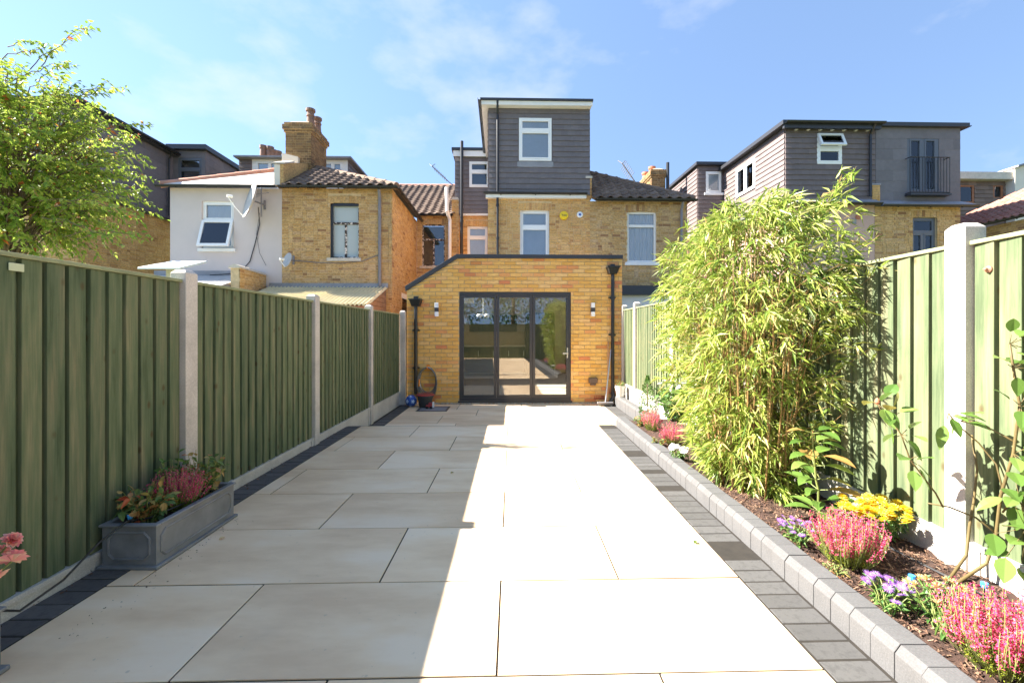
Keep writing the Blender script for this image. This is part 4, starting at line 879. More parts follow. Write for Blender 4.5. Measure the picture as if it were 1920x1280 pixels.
m.build('open_sash', M['white'], f); MB().fbox(t, wa[0] + .06, wa[1] - .06, .06, hh - .06, 0, .006).build('open_pane', M['glass'], f)
sl_ = side_l(pL); d2 = backing(sl_, VO, VM, zl + .08, zt, [ws], .12, 'dormer_side', M['slate_brown'], pb); slates(sl_, VO, VM, zl + .1, zt, [ws], d2, 'slate_brown', .150, .19)
window(sl_, *ws, pb, 'white', 'pair', 'dark', inset=-.04, fw=.06)
m = MB(); m.box(pL + .12, pR, VO + .12, VM + 2, zl + .08, zt); m.build('dormer_body', M['slate_brown'], d)
m = MB(); m.box(pL - .20, pR + .05, VO - .22, VM + .4, zt, zt + .11); m.box(pL - .15, pR + .02, VO - .2, VO - .12, zt - .10, zt); m.build('dormer_roof', M['anthracite'], d); gutter((pL - .15, VO - .27, zt + .06), (pR + .06, VO - .27, zt + .06), d)
m = MB()
for i in range(7): a = pL + .25 + i * .34; m.fbox(fO, a, a + .06, zt - .10, zt - .01, .02, .19)
m.build('rafter_end', M['white_paint'], d)
m = MB(); m.hexa([(pL - .18, VO - .18, zl - .02), (pR, VO - .18, zl - .02), (pR, VO - .02, zl + .13), (pL - .02, VO - .02, zl + .13), (pL - .18, VO - .18, zl + .03), (pR, VO - .18, zl + .03), (pR, VO - .02, zl + .16), (pL - .02, VO - .02, zl + .16)])
m.hexa([(pL - .18, VO - .18, zl - .02), (pL - .18, VM, zl - .02), (pL - .02, VM, zl + .13), (pL - .02, VO - .02, zl + .13), (pL - .18, VO - .18, zl + .03), (pL - .18, VM, zl + .03), (pL - .02, VM, zl + .16), (pL - .02, VO - .02, zl + .16)]); m.build('lead_apron', M['lead'], pb)
gutter((pL - .2, VO - .24, zl - .0), (pR, VO - .24, zl - .0), pb); gutter((pL - .24, VO - .2, zl), (pL - .24, VM, zl), pb)
v = VO - .09; a = U(1632, v); pipe([(a, v - .15, zt + .03), (a, v, zt - .22), (a, v, zl + .22)], pb, .035)
m = MB(); a = U(1608, VO); m.fbox(fO, a - .06, a + .06, Z(411, VO, 1608), Z(404, VO, 1608), 0, .03); m.build('red_vent', M['terracotta_new'], pb); a = U(1601, VO); m = MB(); m.fbox(fO, a - .05, a + .05, Z(420, VO, 1608), Z(411, VO, 1608), 0, .03); m.build('grey_vent', M['lead'], pb)
vs_ = VM - .1; fs_ = front(vs_); u0, u1 = U(1308, vs_), U(1366, vs_); zt2, zb2 = Z(312, vs_, 1330), 4.0; wb_ = (U(1323, vs_), U(1352, vs_), Z(362, vs_, 1330), Z(322, vs_, 1330))
d = backing(fs_, u0, u1, zb2, zt2, [wb_], .12, 'dormer', M['slate_brown'], pb); slates(fs_, u0, u1, zb2, zt2, [wb_], d, 'slate_brown', .15, .19); slates(side_l(u0), vs_, vs_ + 2.8, zb2, zt2, [], d, 'slate_brown', .15, .19)
m = MB(); m.box(u0 + .02, u1, vs_ + .12, vs_ + 2.8, zb2, zt2); m.build('dormer_body', M['slate_brown'], d); window(fs_, *wb_, pb, 'white', 'one', 'blind', inset=-.02, fw=.06, sill='white')
m = MB(); m.box(u0 - .12, u1 + .1, vs_ - .18, vs_ + 3, zt2, Z(303, vs_ - .18, 1330)); m.build('dormer_roof', M['anthracite'], d); pipe([(u1 - .12, vs_ - .06, zt2), (u1 - .12, vs_ - .06, 4.2)], d, .03)
m = MB(); m.box(nR + .4, pL, VM, VM + .2, -.2, 4.6); m.build('main_wall', M['pebble'], pb)

# ------------------------------------------------------------------ right: house with the Juliet balcony
ju = thing('terraced_house', 'brick terraced house with blue-grey slate dormer, glazed doors and black Juliet balcony', 'house', (11.4, VO, -.25), house=True)
jL, jR = pR + .003, U(1800, VO); zl = Z(388, VO, 1720); zt = Z(240, VO, 1720)
wj = (U(1711, VO), U(1757, VO), Z(492, VO, 1720), Z(407, VO, 1720)); wd_ = (U(1700, VO), U(1760, VO), Z(363, VO, 1720), Z(256, VO, 1720))
brick_wall(fO, jL, jR, .5, zl, [wj], ju, 'brick_old', 'mortar_old', .22, arch=[wj], name='wall'); window(fO, *wj, ju, 'grey_frame', 'cross', 'blind', inset=.06, fw=.06, split=.34)
d = backing(fO, jL, jR, zl + .08, zt, [wd_], .12, 'dormer', M['slate_blue'], ju); slates(fO, jL + .02, jR, zl + .12, zt, [wd_], d, 'slate_blue', .285, .50, lift=.010)
window(fO, *wd_, ju, 'grey_frame', 'pair', 'curtain', inset=.0, fw=.08)
m = MB(); m.box(jL, jR, VO + .12, VM + 2, zl + .08, zt); m.build('dormer_body', M['slate_blue'], d); m = MB(); m.box(jL - .03, jR + .16, VO - .12, VM + 2, zt, Z(229, VO - .12, 1720)); m.build('dormer_roof', M['anthracite'], d); gutter((jR + .18, VO - .1, zt + .05), (jR + .18, VM, zt + .05), d)
m = MB(); m.hexa([(jL - .05, VO - .2, zl + .0), (jR + .25, VO - .2, zl), (jR + .02, VO - .02, zl + .10), (jL, VO - .02, zl + .10), (jL - .05, VO - .2, zl + .04), (jR + .25, VO - .2, zl + .04), (jR + .02, VO - .02, zl + .16), (jL, VO - .02, zl + .16)]); m.build('lead_apron', M['lead'], ju); gutter((jL, VO - .25, zl - .01), (jR + .25, VO - .25, zl - .01), ju)
m = MB(); a0, a1, b0, b1 = U(1697, VO), U(1770, VO), Z(366, VO, 1720), Z(299, VO, 1720)
for b in (b0 + .03, b1): m.tube([fO.p(a0, b, .16), fO.p(a1, b, .16)], .014, 6)
for b in (b0 + .03, b1):
    for a in (a0, a1): m.tube([fO.p(a, b, .0), fO.p(a, b, .16)], .012, 6)
for i in range(14): a = a0 + (a1 - a0) * i / 13; m.tube([fO.p(a, b0 + .03, .16), fO.p(a, b1, .16)], .007, 5)
m.build('balcony_railing', M['black'], ju); m = MB(); m.fbox(fO, a0 - .02, a1 + .02, b0 - .05, b0, .0, .2); m.build('balcony_sill', M['anthracite'], ju)
brick_wall(front(VO - .03), jL - .10, jL + .12, zl + .1, Z(348, VO, 1645), [], ju, 'brick_clean', 'mortar', .1, name='party_pier'); m = MB(); m.fbox(front(VO - .03), jL - .12, jL + .14, Z(348, VO, 1645), Z(345, VO, 1645), -.1, .02); m.build('pier_cap', M['lead'], ju)

# ------------------------------------------------------------------ far right house
fr_ = thing('terraced_house', 'house with brown clad dormer, cream gable and red tiled outrigger roof behind the tall post', 'house', (15.5, 13, -.25), house=True)
vd = VM - .1; fd = front(vd); u0, u1 = jR + .05, U(1884, vd); zt, zb_ = Z(340, vd, 1840), 3.5; wq = [(U(1797, vd), U(1826, vd), Z(382, vd, 1840), Z(347, vd, 1840)), (U(1861, vd), U(1880, vd), Z(373, vd, 1840), Z(346, vd, 1840))]
d = backing(fd, u0, u1, zb_, zt, wq, .12, 'dormer', M['cladding'], fr_); slates(fd, u0, u1, zb_, zt, wq, d, 'cladding', .15, .3)
for q in wq: window(fd, *q, fr_, 'ward', 'one', 'blind', inset=-.01, fw=.07)
m = MB(); m.box(u0 - .1, u1 + .2, vd - .25, vd + 2.5, zt, Z(322, vd - .25, 1840)); m.build('dormer_roof', M['stone'], d); m = MB(); m.box(u0, u1, vd + .12, vd + 2.4, zb_, zt); m.build('dormer_body', M['cladding'], d)
m = MB(); ug = u1 + .02; m.prism([(ug, vd - .3, 3.5), (ug + 4, vd - .3, 3.5), (ug + 4, vd - .3, Z(290, vd, 1920) + .6), (ug, vd - .3, Z(321, vd, 1885))], (0, 3, 0)); m.build('gable', M['cream'], fr_)
m = MB(); m.prism([(ug - .05, vd - .45, Z(321, vd, 1885)), (ug + 4, vd - .45, Z(290, vd, 1920) + .6), (ug + 4, vd - .45, Z(290, vd, 1920) + .72), (ug - .05, vd - .45, Z(318, vd, 1885))], (0, 3, 0)); m.build('gable_roof', M['lead'], fr_)
ur = 14.75; ze = EYE + .222 * ur
tiled_roof([(ur - .18, 15.2, ze), (ur - .18, 10.5, ze), (ur + 2.6, 10.5, ze + 1.8), (ur + 2.6, 12.4, ze + 1.8)], fr_, 'tile_red', .2, .17, limit=300)
gutter((ur - .24, 10.5, ze - .03), (ur - .24, 14.4, ze - .03), fr_); brick_wall(side_l(ur), 10.6, 14.4, 1.0, ze - .1, [], fr_, 'brick_old', 'mortar_old', .2, name='wall')
# ------------------------------------------------------------------ things on and by the houses
def Wp(px, py, y): return Vector(((px - HX) / F * y, y, EYE + (HY - py) / F * y))
def H2(u, v, z): return (u * cT - v * sT, u * sT + v * cT, z)
def text_mesh(txt, size, name, mat, parent, loc, rot, depth=.002):
    cu = bpy.data.curves.new(name, 'FONT'); cu.body = txt; cu.size = size; cu.extrude = depth; cu.align_x = 'CENTER'; cu.align_y = 'CENTER'
    t = bpy.data.objects.new(name, cu); C.objects.link(t); dg = bpy.context.evaluated_depsgraph_get(); me = bpy.data.meshes.new_from_object(t.evaluated_get(dg)); bpy.data.objects.remove(t)
    me.materials.clear(); me.materials.append(M[mat]); o = bpy.data.objects.new(name, me); C.objects.link(o); o.parent = parent; o.location = loc; o.rotation_euler = rot; return o
# alarm box and plaque
v = VO - .008; a, z = U(1057, v), Z(404, v)
al = thing('alarm_box', 'round yellow alarm box on the brick wall beside the upper window', 'alarm box', (a, v, z), house=True)
m = MB(); m.lathe([(.118, 0), (.122, -.03), (.112, -.055), (.06, -.068), (.001, -.07)], (a, v, z), 28, axis='y'); m.build('cover', M['yellow_box'], al, smooth=False)
text_mesh('Yale', .085, 'lettering', 'anthracite', al, (0, -.071, 0), (R(90), 0, 0))
a, z = U(1087, v), Z(402, v); pq = thing('wall_plaque', 'small round white plaque with blue emblem on the brick wall', 'plaque', (a, v, z), house=True)
m = MB(); m.lathe([(.082, 0), (.085, -.02), (.075, -.028), (.001, -.028)], (a, v, z), 24, axis='y'); m.build('disc', M['white'], pq)
m = MB(); m.lathe([(.04, -.027), (.04, -.033), (.001, -.033)], (a, v, z), 5, axis='y'); m.build('emblem', M['ball_blue'], pq)
# wall lights
for px, lab in ((820, 'white up-and-down wall light beside the hose reel'), (1110, 'white up-and-down wall light above the broom')):
    a, z = U(px, VE), Z(581, VE, px); wl2 = thing('wall_light', lab, 'wall light', (a, VE - .012, z), 'wall lights on the extension', house=True)
    m = MB(); m.fbox(fE, a - .035, a + .035, z + .04, z + .135, .05, .12); m.fbox(fE, a - .035, a + .035, z - .13, z - .04, .05, .12); m.build('lamp_tube', M['white'], wl2, bevel=.004)
    m = MB(); m.fbox(fE, a - .037, a + .037, z - .04, z + .04, .048, .122); m.fbox(fE, a - .03, a + .03, z - .035, z + .035, .006, .05); m.build('bracket', M['anthracite'], wl2, bevel=.003)
# satellite dishes and aerials
def dish(name, label, px, py, v, rad, yaw, lnb, mount, pitch=R(14)):
    c = Vector((U(px, v), v, Z(py, v, px))); root = thing(name, label, 'satellite dish', mount, house=True)
    rot = Matrix.Rotation(yaw, 3, 'Z') @ Matrix.Rotation(-pitch, 3, 'X'); m = MB(); n = 28; rings = 6; vs = []
    for k in range(2):
        for i in range(rings + 1):
            r = rad * i / rings
            for j in range(n): w = 2 * math.pi * j / n; vs.append(c + rot @ Vector((r * math.cos(w), .22 * (rad - r * r / rad) - k * -.012, r * math.sin(w))))
    q = (rings + 1) * n; fs = [(i * n + j, i * n + (j + 1) % n, (i + 1) * n + (j + 1) % n, (i + 1) * n + j) for i in range(rings) for j in range(n)]
    fs += [tuple(q + x for x in reversed(f)) for f in fs] + [(rings * n + j, rings * n + (j + 1) % n, q + rings * n + (j + 1) % n, q + rings * n + j) for j in range(n)]
    m.add(vs, fs); m.build('reflector', M['dish'], root, smooth=True, recalc=False)
    l = c + rot @ Vector((0, -rad * .95, -rad * .25)); b = c + rot @ Vector((0, .0, -rad))
    m = MB(); m.tube([b, (b + l) / 2 + Vector((0, 0, -.06 * rad)), l], .012, 6); m.tube([l, l + (c - l).normalized() * .12], .035, 10); m.build('feed_arm', M['white_paint'], root)
    m = MB(); bk = c + rot @ Vector((0, .22 * rad + .02, 0)); mo = Vector(mount); m.tube([bk, Vector((mo.x, bk.y, bk.z)), Vector((mo.x, mo.y, mo.z))], .022, 8); m.tube([Vector((mo.x, mo.y, mo.z - .12)), Vector((mo.x, mo.y, mo.z + .12))], .03, 8); m.build('bracket', M['grey_pipe'], root)
    return root
dd = dish('satellite_dish', 'large grey satellite dish standing off the grey rendered wall', 467, 374, 11.55, .50, R(-49), None, (U(497, VO), VO - .012, Z(385, VO, 495)))
m = MB(); p = Vector((U(490, 11.7), 11.7, Z(362, VO, 490)))
m.tube([p + Vector((0, 0, .02)), p + Vector((0, 0, -.75))], .016, 6)
for k in range(5): m.tube([p + Vector((-.12 + k * .05, -.04 * k, -.05 - .0 * k)), p + Vector((-.12 + k * .05, -.04 * k, -.25))], .006, 5)
m.tube([p + Vector((-.3, .1, -.14)), p + Vector((.3, -.2, -.18))], .008, 5); m.build('aerial_mast', M['grey_pipe'], dd)
m = MB(); q = lambda x, y, d=.03: Vector((U(x, VO), VO - d, Z(y, VO, x)))
m.tube([q(492, 392, .2), q(488, 420), q(480, 455), q(470, 490), q(455, 508), q(430, 514), q(395, 516)], .013, 5); m.tube([q(488, 400), q(482, 440), q(488, 475), q(500, 498)], .005, 5); m.build('cable', M['black'], dd)
dish('satellite_dish', 'small grey satellite dish on the weathered brick wall', 538, 487, 11.75, .20, R(-36), None, (U(551, VO), VO - .012, Z(488, VO, 548)))
m = MB(); m.tube([q(553, 489), q(600, 493), q(640, 494), q(680, 490), q(712, 478)], .012, 5); tag(m.build('wall_cable', M['grey_pipe'], None, origin=(0, 0, 0)), 'pale cable strung across the weathered brick wall below its window', 'cable'); bpy.data.objects['wall_cable'].rotation_euler = (0, 0, TH)
def aerial(label, px0, py0, px1, py1, v):
    p0, p1 = Vector((U(px0, v), v, Z(py0, v, px0))), Vector((U(px1, v), v, Z(py1, v, px1))); root = thing('television_aerial', label, 'aerial', tuple(p1), house=True)
    m = MB(); m.tube([p1 - Vector((0, 0, .5)), p1, p0], .02, 6); m.build('boom', M['grey_pipe'], root); d = (p0 - p1); e = Vector((.0, .35, .0)); m = MB()
    for k in range(7): c = p1 + d * (.3 + .1 * k); m.tube([c - e, c + e], .010, 5)
    for s in (-1, 1): m.tube([p0, p0 + Vector((s * .12, .1, .14))], .015, 5)
    m.build('element', M['grey_pipe'], root)
aerial('thin television aerial on the brown tiled main roof', 810, 312, 847, 346, 19.1); aerial('thin television aerial standing beyond the hipped brown roof', 1167, 307, 1190, 340, 14.6)
# white board on a stand behind the shaded fence
y = 4.3; c = Wp(335, 497, y); bt = thing('bird_table', 'white flat tilted board on a stand behind the shaded fence', 'bird table', (c.x, y, -.26))
m = MB(); m.hexa([(c.x - .20, y - .24, c.z - .075), (c.x + .20, y - .24, c.z - .075), (c.x + .14, y + .2, c.z + .055), (c.x - .22, y + .2, c.z + .055), (c.x - .20, y - .24, c.z - .055), (c.x + .20, y - .24, c.z - .055), (c.x + .14, y + .2, c.z + .075), (c.x - .22, y + .2, c.z + .075)]); m.build('board', M['white'], bt, bevel=.004)
m = MB(); m.tube([(c.x, y, -.26), (c.x, y, c.z)], .025, 8); m.box(c.x - .07, c.x + .07, y - .07, y + .07, c.z - .16, c.z - .05); m.build('stand', M['stone'], bt)
# kitchen seen through the doors
vk = 13.4; kb = thing('kitchen_units', 'dark kitchen base units with pale worktop inside the glazed room', 'kitchen units', (-.6, vk, dB + .01), house=True); k0, k1 = U(868, vk) - .4, U(985, vk)
m = MB(); m.box(k0, k1, vk + .02, 14.0, dB + .1, .78); m.build('carcass', M['kitchen'], kb)
for i in range(5):
    a0 = k0 + (k1 - k0) * i / 5; a1 = k0 + (k1 - k0) * (i + 1) / 5; m = MB(); m.box(a0 + .004, a1 - .004, vk, vk + .02, dB + .11, .775); d_ = m.build('cupboard_door', M['kitchen'], kb, bevel=.002)
    m = MB(); m.box(a1 - .06, a1 - .045, vk - .03, vk, .5, .66); m.build('handle', M['metal'], d_)
m = MB(); m.box(k0, k1, vk - .03, 14.0, .78, .82); m.build('worktop', M['room_wall'], kb); m = MB(); m.box(k0, k1, 13.985, 14.015, .82, 1.24); m.build('splashback', M['splash'], kb)
ku = thing('wall_cupboards', 'dark wall cupboards above the kitchen worktop inside the glazed room', 'cupboards', (-.6, 13.68, 1.24), house=True); ka, kb2 = U(880, 13.7), U(969, 13.7)
m = MB(); m.box(ka, kb2, 13.69, 14.01, 1.24, 1.76); m.build('carcass', M['kitchen'], ku)
for i in range(4): a0 = ka + (kb2 - ka) * i / 4; m = MB(); m.box(a0 + .004, a0 + (kb2 - ka) / 4 - .004, 13.67, 13.69, 1.245, 1.755); m.build('cupboard_door', M['kitchen'], ku, bevel=.002)
td = thing('tall_cabinet', 'tall dark cabinet door at the back of the glazed room', 'cabinet', (.9, 13.6, dB + .01), house=True); a0, a1 = U(986, 13.6), U(1040, 13.6)
m = MB(); m.box(a0, a1, 13.62, 14.0, dB + .01, 1.83); m.build('carcass', M['kitchen'], td); m = MB(); m.box(a0 + .01, (a0 + a1) / 2 - .003, 13.6, 13.62, dB + .03, 1.82); m.build('cabinet_door', M['kitchen'], td); m = MB(); m.box((a0 + a1) / 2 + .003, a1 - .01, 13.6, 13.62, dB + .03, 1.82); m.build('cabinet_door', M['kitchen'], td)
vp = 10.6; a = U(906, vp); zc = zE - .3; pl_ = thing('pendant_lamp', 'white pendant lamp with round shades hanging inside the glazed room', 'pendant lamp', (a, vp, zc), house=True)
m = MB(); m.tube([(a, vp, zc), (a, vp, Z(588, vp))], .012, 6); m.tube([(a - .1, vp, Z(590, vp)), (a + .1, vp, Z(590, vp))], .012, 6); m.build('rod', M['white'], pl_)
for s in (-1, 1): m = MB(); m.lathe([(.001, .05), (.05, .045), (.075, 0), (.05, -.045), (.001, -.05)], (a + s * .09, vp, Z(592, vp)), 16); m.build('lamp_shade', M['white'], pl_, smooth=True)

# ------------------------------------------------------------------ things at the foot of the extension
gz = ZF
m = MB(); x0, x1, y0, y1 = -1.71, -1.16, 7.76, 8.26; dc = thing('drain_cover', 'dark recessed manhole cover in the lower patio', 'manhole cover', (-1.43, 8.0, gz))
for q in ((x0, x1, y0, y0 + .035), (x0, x1, y1 - .035, y1), (x0, x0 + .035, y0 + .035, y1 - .035), (x1 - .035, x1, y0 + .035, y1 - .035)): m.box(*q, gz - .01, gz + .006)
m.build('frame', M['anthracite'], dc); m = MB(); m.box(x0 + .037, x1 - .037, y0 + .037, y1 - .037, gz - .004, gz + .002); m.build('lid', M['lead'], dc)
# football
c = Vector((GX(771, 8.25), 8.25, gz + .112)); ball = thing('football', 'blue football with pale patches by the downpipe', 'ball', (c.x, c.y, gz)); rb = .11
m = MB(); m.lathe([(max(.001, rb * math.sin(math.pi * i / 16)), -rb * math.cos(math.pi * i / 16)) for i in range(17)], c, 24); m.build('shell', M['ball_blue'], ball, smooth=True)
g = (1 + 5 ** .5) / 2; ico = [Vector(v).normalized() for v in [(0, s1, s2 * g) for s1 in (1, -1) for s2 in (1, -1)] + [(s1, s2 * g, 0) for s1 in (1, -1) for s2 in (1, -1)] + [(s2 * g, 0, s1) for s1 in (1, -1) for s2 in (1, -1)]]
for d_ in ico:
    a = d_.orthogonal().normalized(); b = d_.cross(a); m = MB(); ring = [c + (d_ + (a * math.cos(2 * math.pi * k / 5) + b * math.sin(2 * math.pi * k / 5)) * .38).normalized() * (rb + .0015) for k in range(5)]
    m.add([c + d_ * (rb + .002)] + ring, [(0, 1 + k, 1 + (k + 1) % 5) for k in range(5)]); m.build('patch', M['ball_white'], ball)
# dark pot and hose
c = Vector((GX(797, 8.2), 8.22, gz)); pot = thing('plant_pot', 'dark grey plastic pot with reddish rim under the hose', 'pot', tuple(c))
m = MB(); m.lathe([(.115, 0), (.145, .20), (.165, .205), (.165, .235), (.15, .235), (.14, .19), (.001, .18)], c, 24); m.build('pot', M['pot_dark'], pot, smooth=False); m = MB(); m.lathe([(.166, .222), (.169, .232), (.166, .24), (.15, .24)], c, 24); m.build('rim', M['red'], pot)
a, zc = U(803, VE), Z(712, VE, 803); hs = thing('garden_hose', 'coiled grey garden hose hanging on a wall hook above the dark pot', 'hose', (a, VE - .012, zc), house=True); m = MB()
for k in range(4):
    rx, rz, dx = .155 + .012 * k, .25 + .018 * k, random.uniform(-.012, .012)
    m.tube([(a + dx + rx * math.cos(t * math.pi / 18), VE - .035 - .022 * k, zc - .02 * k + rz * math.sin(t * math.pi / 18)) for t in range(36)] + [(a + dx + rx, VE - .035 - .022 * k, zc - .02 * k)], .011, 7)
m.tube([(a - .16, VE - .06, zc - .1), (a - .17, VE - .07, zc - .25), (a - .1, VE - .1, Z(738, VE, 803))], .011, 7); m.build('coil', M['hose'], hs, smooth=True)
m = MB(); m.fbox(fE, a - .03, a + .03, zc + .20, zc + .30, .006, .02); m.tube([(a, VE - .02, zc + .22), (a, VE - .13, zc + .22), (a, VE - .14, zc + .26)], .01, 6); m.build('hook', M['orange'], hs)
m = MB(); m.tube([(a - .165, VE - .075, zc + .02), (a - .17, VE - .075, zc - .12)], .018, 8); m.build('nozzle', M['orange'], hs)
c = Vector((GX(806, 8.05), 8.05, gz)); ty = thing('toy_truck', 'small red and white toy truck beside the dark pot', 'toy', tuple(c)); m = MB(); m.box(c.x - .07, c.x + .05, c.y - .04, c.y + .04, gz + .025, gz + .07); m.box(c.x - .02, c.x + .05, c.y - .038, c.y + .038, gz + .07, gz + .11); m.build('body', M['red'], ty, bevel=.008)
for dx in (-.045, .03):
    for s in (-1, 1): m = MB(); m.lathe([(.024, -.008), (.024, .008)], (c.x + dx, c.y + s * .042, gz + .024), 14, axis='y'); m.build('wheel', M['black'], ty)
m = MB(); m.box(c.x + .05, c.x + .075, c.y - .04, c.y + .04, gz + .025, gz + .12); m.build('panel', M['white'], ty)
# broom, stick, bucket
hx, hy = GX(1135, 8.3), 8.3; br = thing('broom', 'broom with grey head and metal handle leaning on the brick wall', 'broom', (hx, hy, gz)); m = MB(); m.box(hx - .15, hx + .15, hy - .03, hy + .03, gz + .045, gz + .08); m.build('head', M['grey_pipe'], br, bevel=.008)
m = MB()
for i in range(60): x = hx + random.uniform(-.145, .145); y = hy + random.uniform(-.028, .028); m.tube([(x, y, gz + .05), (x + random.uniform(-.01, .01), y + random.uniform(-.01, .01), gz + .002)], .003, 4)
m.build('bristles', M['hose'], br); m = MB(); m.tube([(hx, hy, gz + .07), H2(U(1145, VE), VE - .025, Z(655, VE))], .012, 8); m.build('handle', M['metal'], br)
m = MB(); m.tube([(GX(1139, 8.35), 8.35, gz), H2(U(1140, VE), VE - .022, Z(640, VE))], .013, 8); tag(m.build('wooden_stick', M['handle_wood'], None, origin=(GX(1139, 8.35), 8.35, gz)), 'plain wooden stick leaning on the wall behind the broom handle', 'stick')
m = MB(); c = Vector((GX(1152, 8.30), 8.34, gz)); m.tube([c + Vector((-.08, .03, .02)), c + Vector((-.04, .03, .10)), c + Vector((.0, .05, .16)), c + Vector((.0, .12, .24))], .04, 10); tag(m.build('drain_shoe', M['black'], None, origin=tuple(c)), 'black plastic drain shoe at the foot of the pipe beside the bucket', 'drain pipe')
c = Vector((2.03, 8.18, .02)); bk = thing('zinc_bucket', 'zinc bucket with a small plant on the end of the kerb', 'bucket', tuple(c)); m = MB(); m.lathe([(.07, 0), (.098, .2), (.103, .2), (.103, .212), (.095, .212), (.09, .17), (.001, .16)], c, 20); m.build('bucket', M['galv'], bk)
m = MB(); m.tube([(c.x - .1, c.y, c.z + .19), (c.x - .09, c.y - .08, c.z + .09), (c.x, c.y - .11, c.z + .05), (c.x + .09, c.y - .08, c.z + .09), (c.x + .1, c.y, c.z + .19)], .004, 5); m.build('handle', M['metal'], bk)
# lead-look troughs
def trough(x0, x1, y0, y1, h, label):
    root = thing('trough_planter', label, 'planter', ((x0 + x1) / 2, (y0 + y1) / 2, 0), 'lead-look trough planters'); m = MB(); t = .022; i = .012
    for q in ((x0 + i, x1 - i, y0 + i, y0 + i + t), (x0 + i, x1 - i, y1 - i - t, y1 - i), (x0 + i, x0 + i + t, y0 + i + t, y1 - i - t), (x1 - i - t, x1 - i, y0 + i + t, y1 - i - t)): m.box(*q, .018, h - .012)
    m.box(x0 + i + t, x1 - i - t, y0 + i + t, y1 - i - t, .018, .03); body = m.build('body', M['lead_planter'], root)
    m = MB()
    for q in ((x0, x1, y0, y0 + t + i), (x0, x1, y1 - t - i, y1), (x0, x0 + t + i, y0 + t + i, y1 - t - i), (x1 - t - i, x1, y0 + t + i, y1 - t - i)): m.box(*q, h - .014, h)
    m.build('rim', M['lead_planter'], root, bevel=.005)
    m = MB(); m.box(x0 - .006, x1 + .006, y0 - .006, y1 + .006, .0, .018); m.build('plinth', M['lead_planter'], root, bevel=.005)
    def ring(fr, a0, a1, b0, b1):
        c = .028; P = [(a0 + c, b0), (a1 - c, b0), (a1, b0 + c), (a1, b1 - c), (a1 - c, b1), (a0 + c, b1), (a0, b1 - c), (a0, b0 + c), (a0 + c, b0)]; r = MB(); r.tube([fr.p(a, b, 0) for a, b in P], .0075, 6); r.build('panel_moulding', M['lead_planter'], body)
    ring(Fr((0, y0 + i, 0), (1, 0, 0), (0, 0, 1), (0, -1, 0)), x0 + .045, x1 - .045, .05, h - .045); ring(Fr((x1 - i, 0, 0), (0, 1, 0), (0, 0, 1), (1, 0, 0)), y0 + .045, y1 - .045, .05, h - .045)
    vs, n = [], 14
    for jj in range(n + 1):
        for ii in range(7): vs.append((x0 + .034 + (x1 - x0 - .068) * ii / 6, y0 + .034 + (y1 - y0 - .068) * jj / n, h - .05 + random.uniform(-.01, .01)))
    m = MB(); m.add(vs, [(jj * 7 + ii, jj * 7 + ii + 1, jj * 7 + ii + 8, jj * 7 + ii + 7) for jj in range(n) for ii in range(6)]); m.build('soil', M['soil'], root, recalc=False, smooth=True)
    return root
TR = (-2.150, -1.845, 2.27, 2.93); TH_ = .232
trough(*TR, TH_, 'grey lead-look trough planted with heather beside the shaded fence'); trough(-2.150, -1.845, .93, 1.60, .235, 'grey lead-look trough holding the pink roses')
# drip irrigation
m = MB(); m.tube([(-1.93, 1.55, .25), (-1.97, 1.75, .12), (-2.0, 1.95, .13), (-2.03, 2.15, .20), (-2.02, 2.29, .243), (-1.99, 2.4, .215), (-1.93, 2.6, .225), (-1.92, 2.78, .24)], .005, 6); tag(m.build('drip_hose', M['black'], None, origin=(-2.0, 2.0, .1)), 'thin black watering hose running between the two trough planters', 'hose')
def stake(p, label, h=.08):
    root = thing('drip_stake', label, 'drip stake', tuple(p), 'blue drip stakes'); m = MB(); m.tube([(p[0], p[1], p[2] - .03), (p[0], p[1], p[2] + h)], .006, 6); m.build('spike', M['black'], root); m = MB(); m.lathe([(.010, h), (.013, h + .008), (.013, h + .022), (.001, h + .026)], p, 12); m.build('dripper', M['blue'], root)
stake((-2.035, 2.33, .19), 'blue drip stake in the trough corner beside the yellowing plant', .05); stake((-1.93, 2.80, .185), 'blue drip stake in the trough at the far end beside the heather', .06)
for px, py, lab in ((1710, 1115, 'blue drip stake between the purple asters and straw flowers'), (1846, 1130, 'blue drip stake behind the large pink heather')):
    y = GY(py, .09); stake((GX(px, y), y, .09), lab, .065)
m = MB(); m.tube([(2.02, 1.2, .10), (2.05, 1.6, .11), (2.03, 1.95, .10), (1.98, 2.3, .105), (2.05, 2.7, .11), (2.0, 3.2, .10)], .006, 6); tag(m.build('drip_hose', M['black'], None, origin=(2.03, 2.0, .1)), 'thin black watering hose lying on the flower bed soil', 'hose')
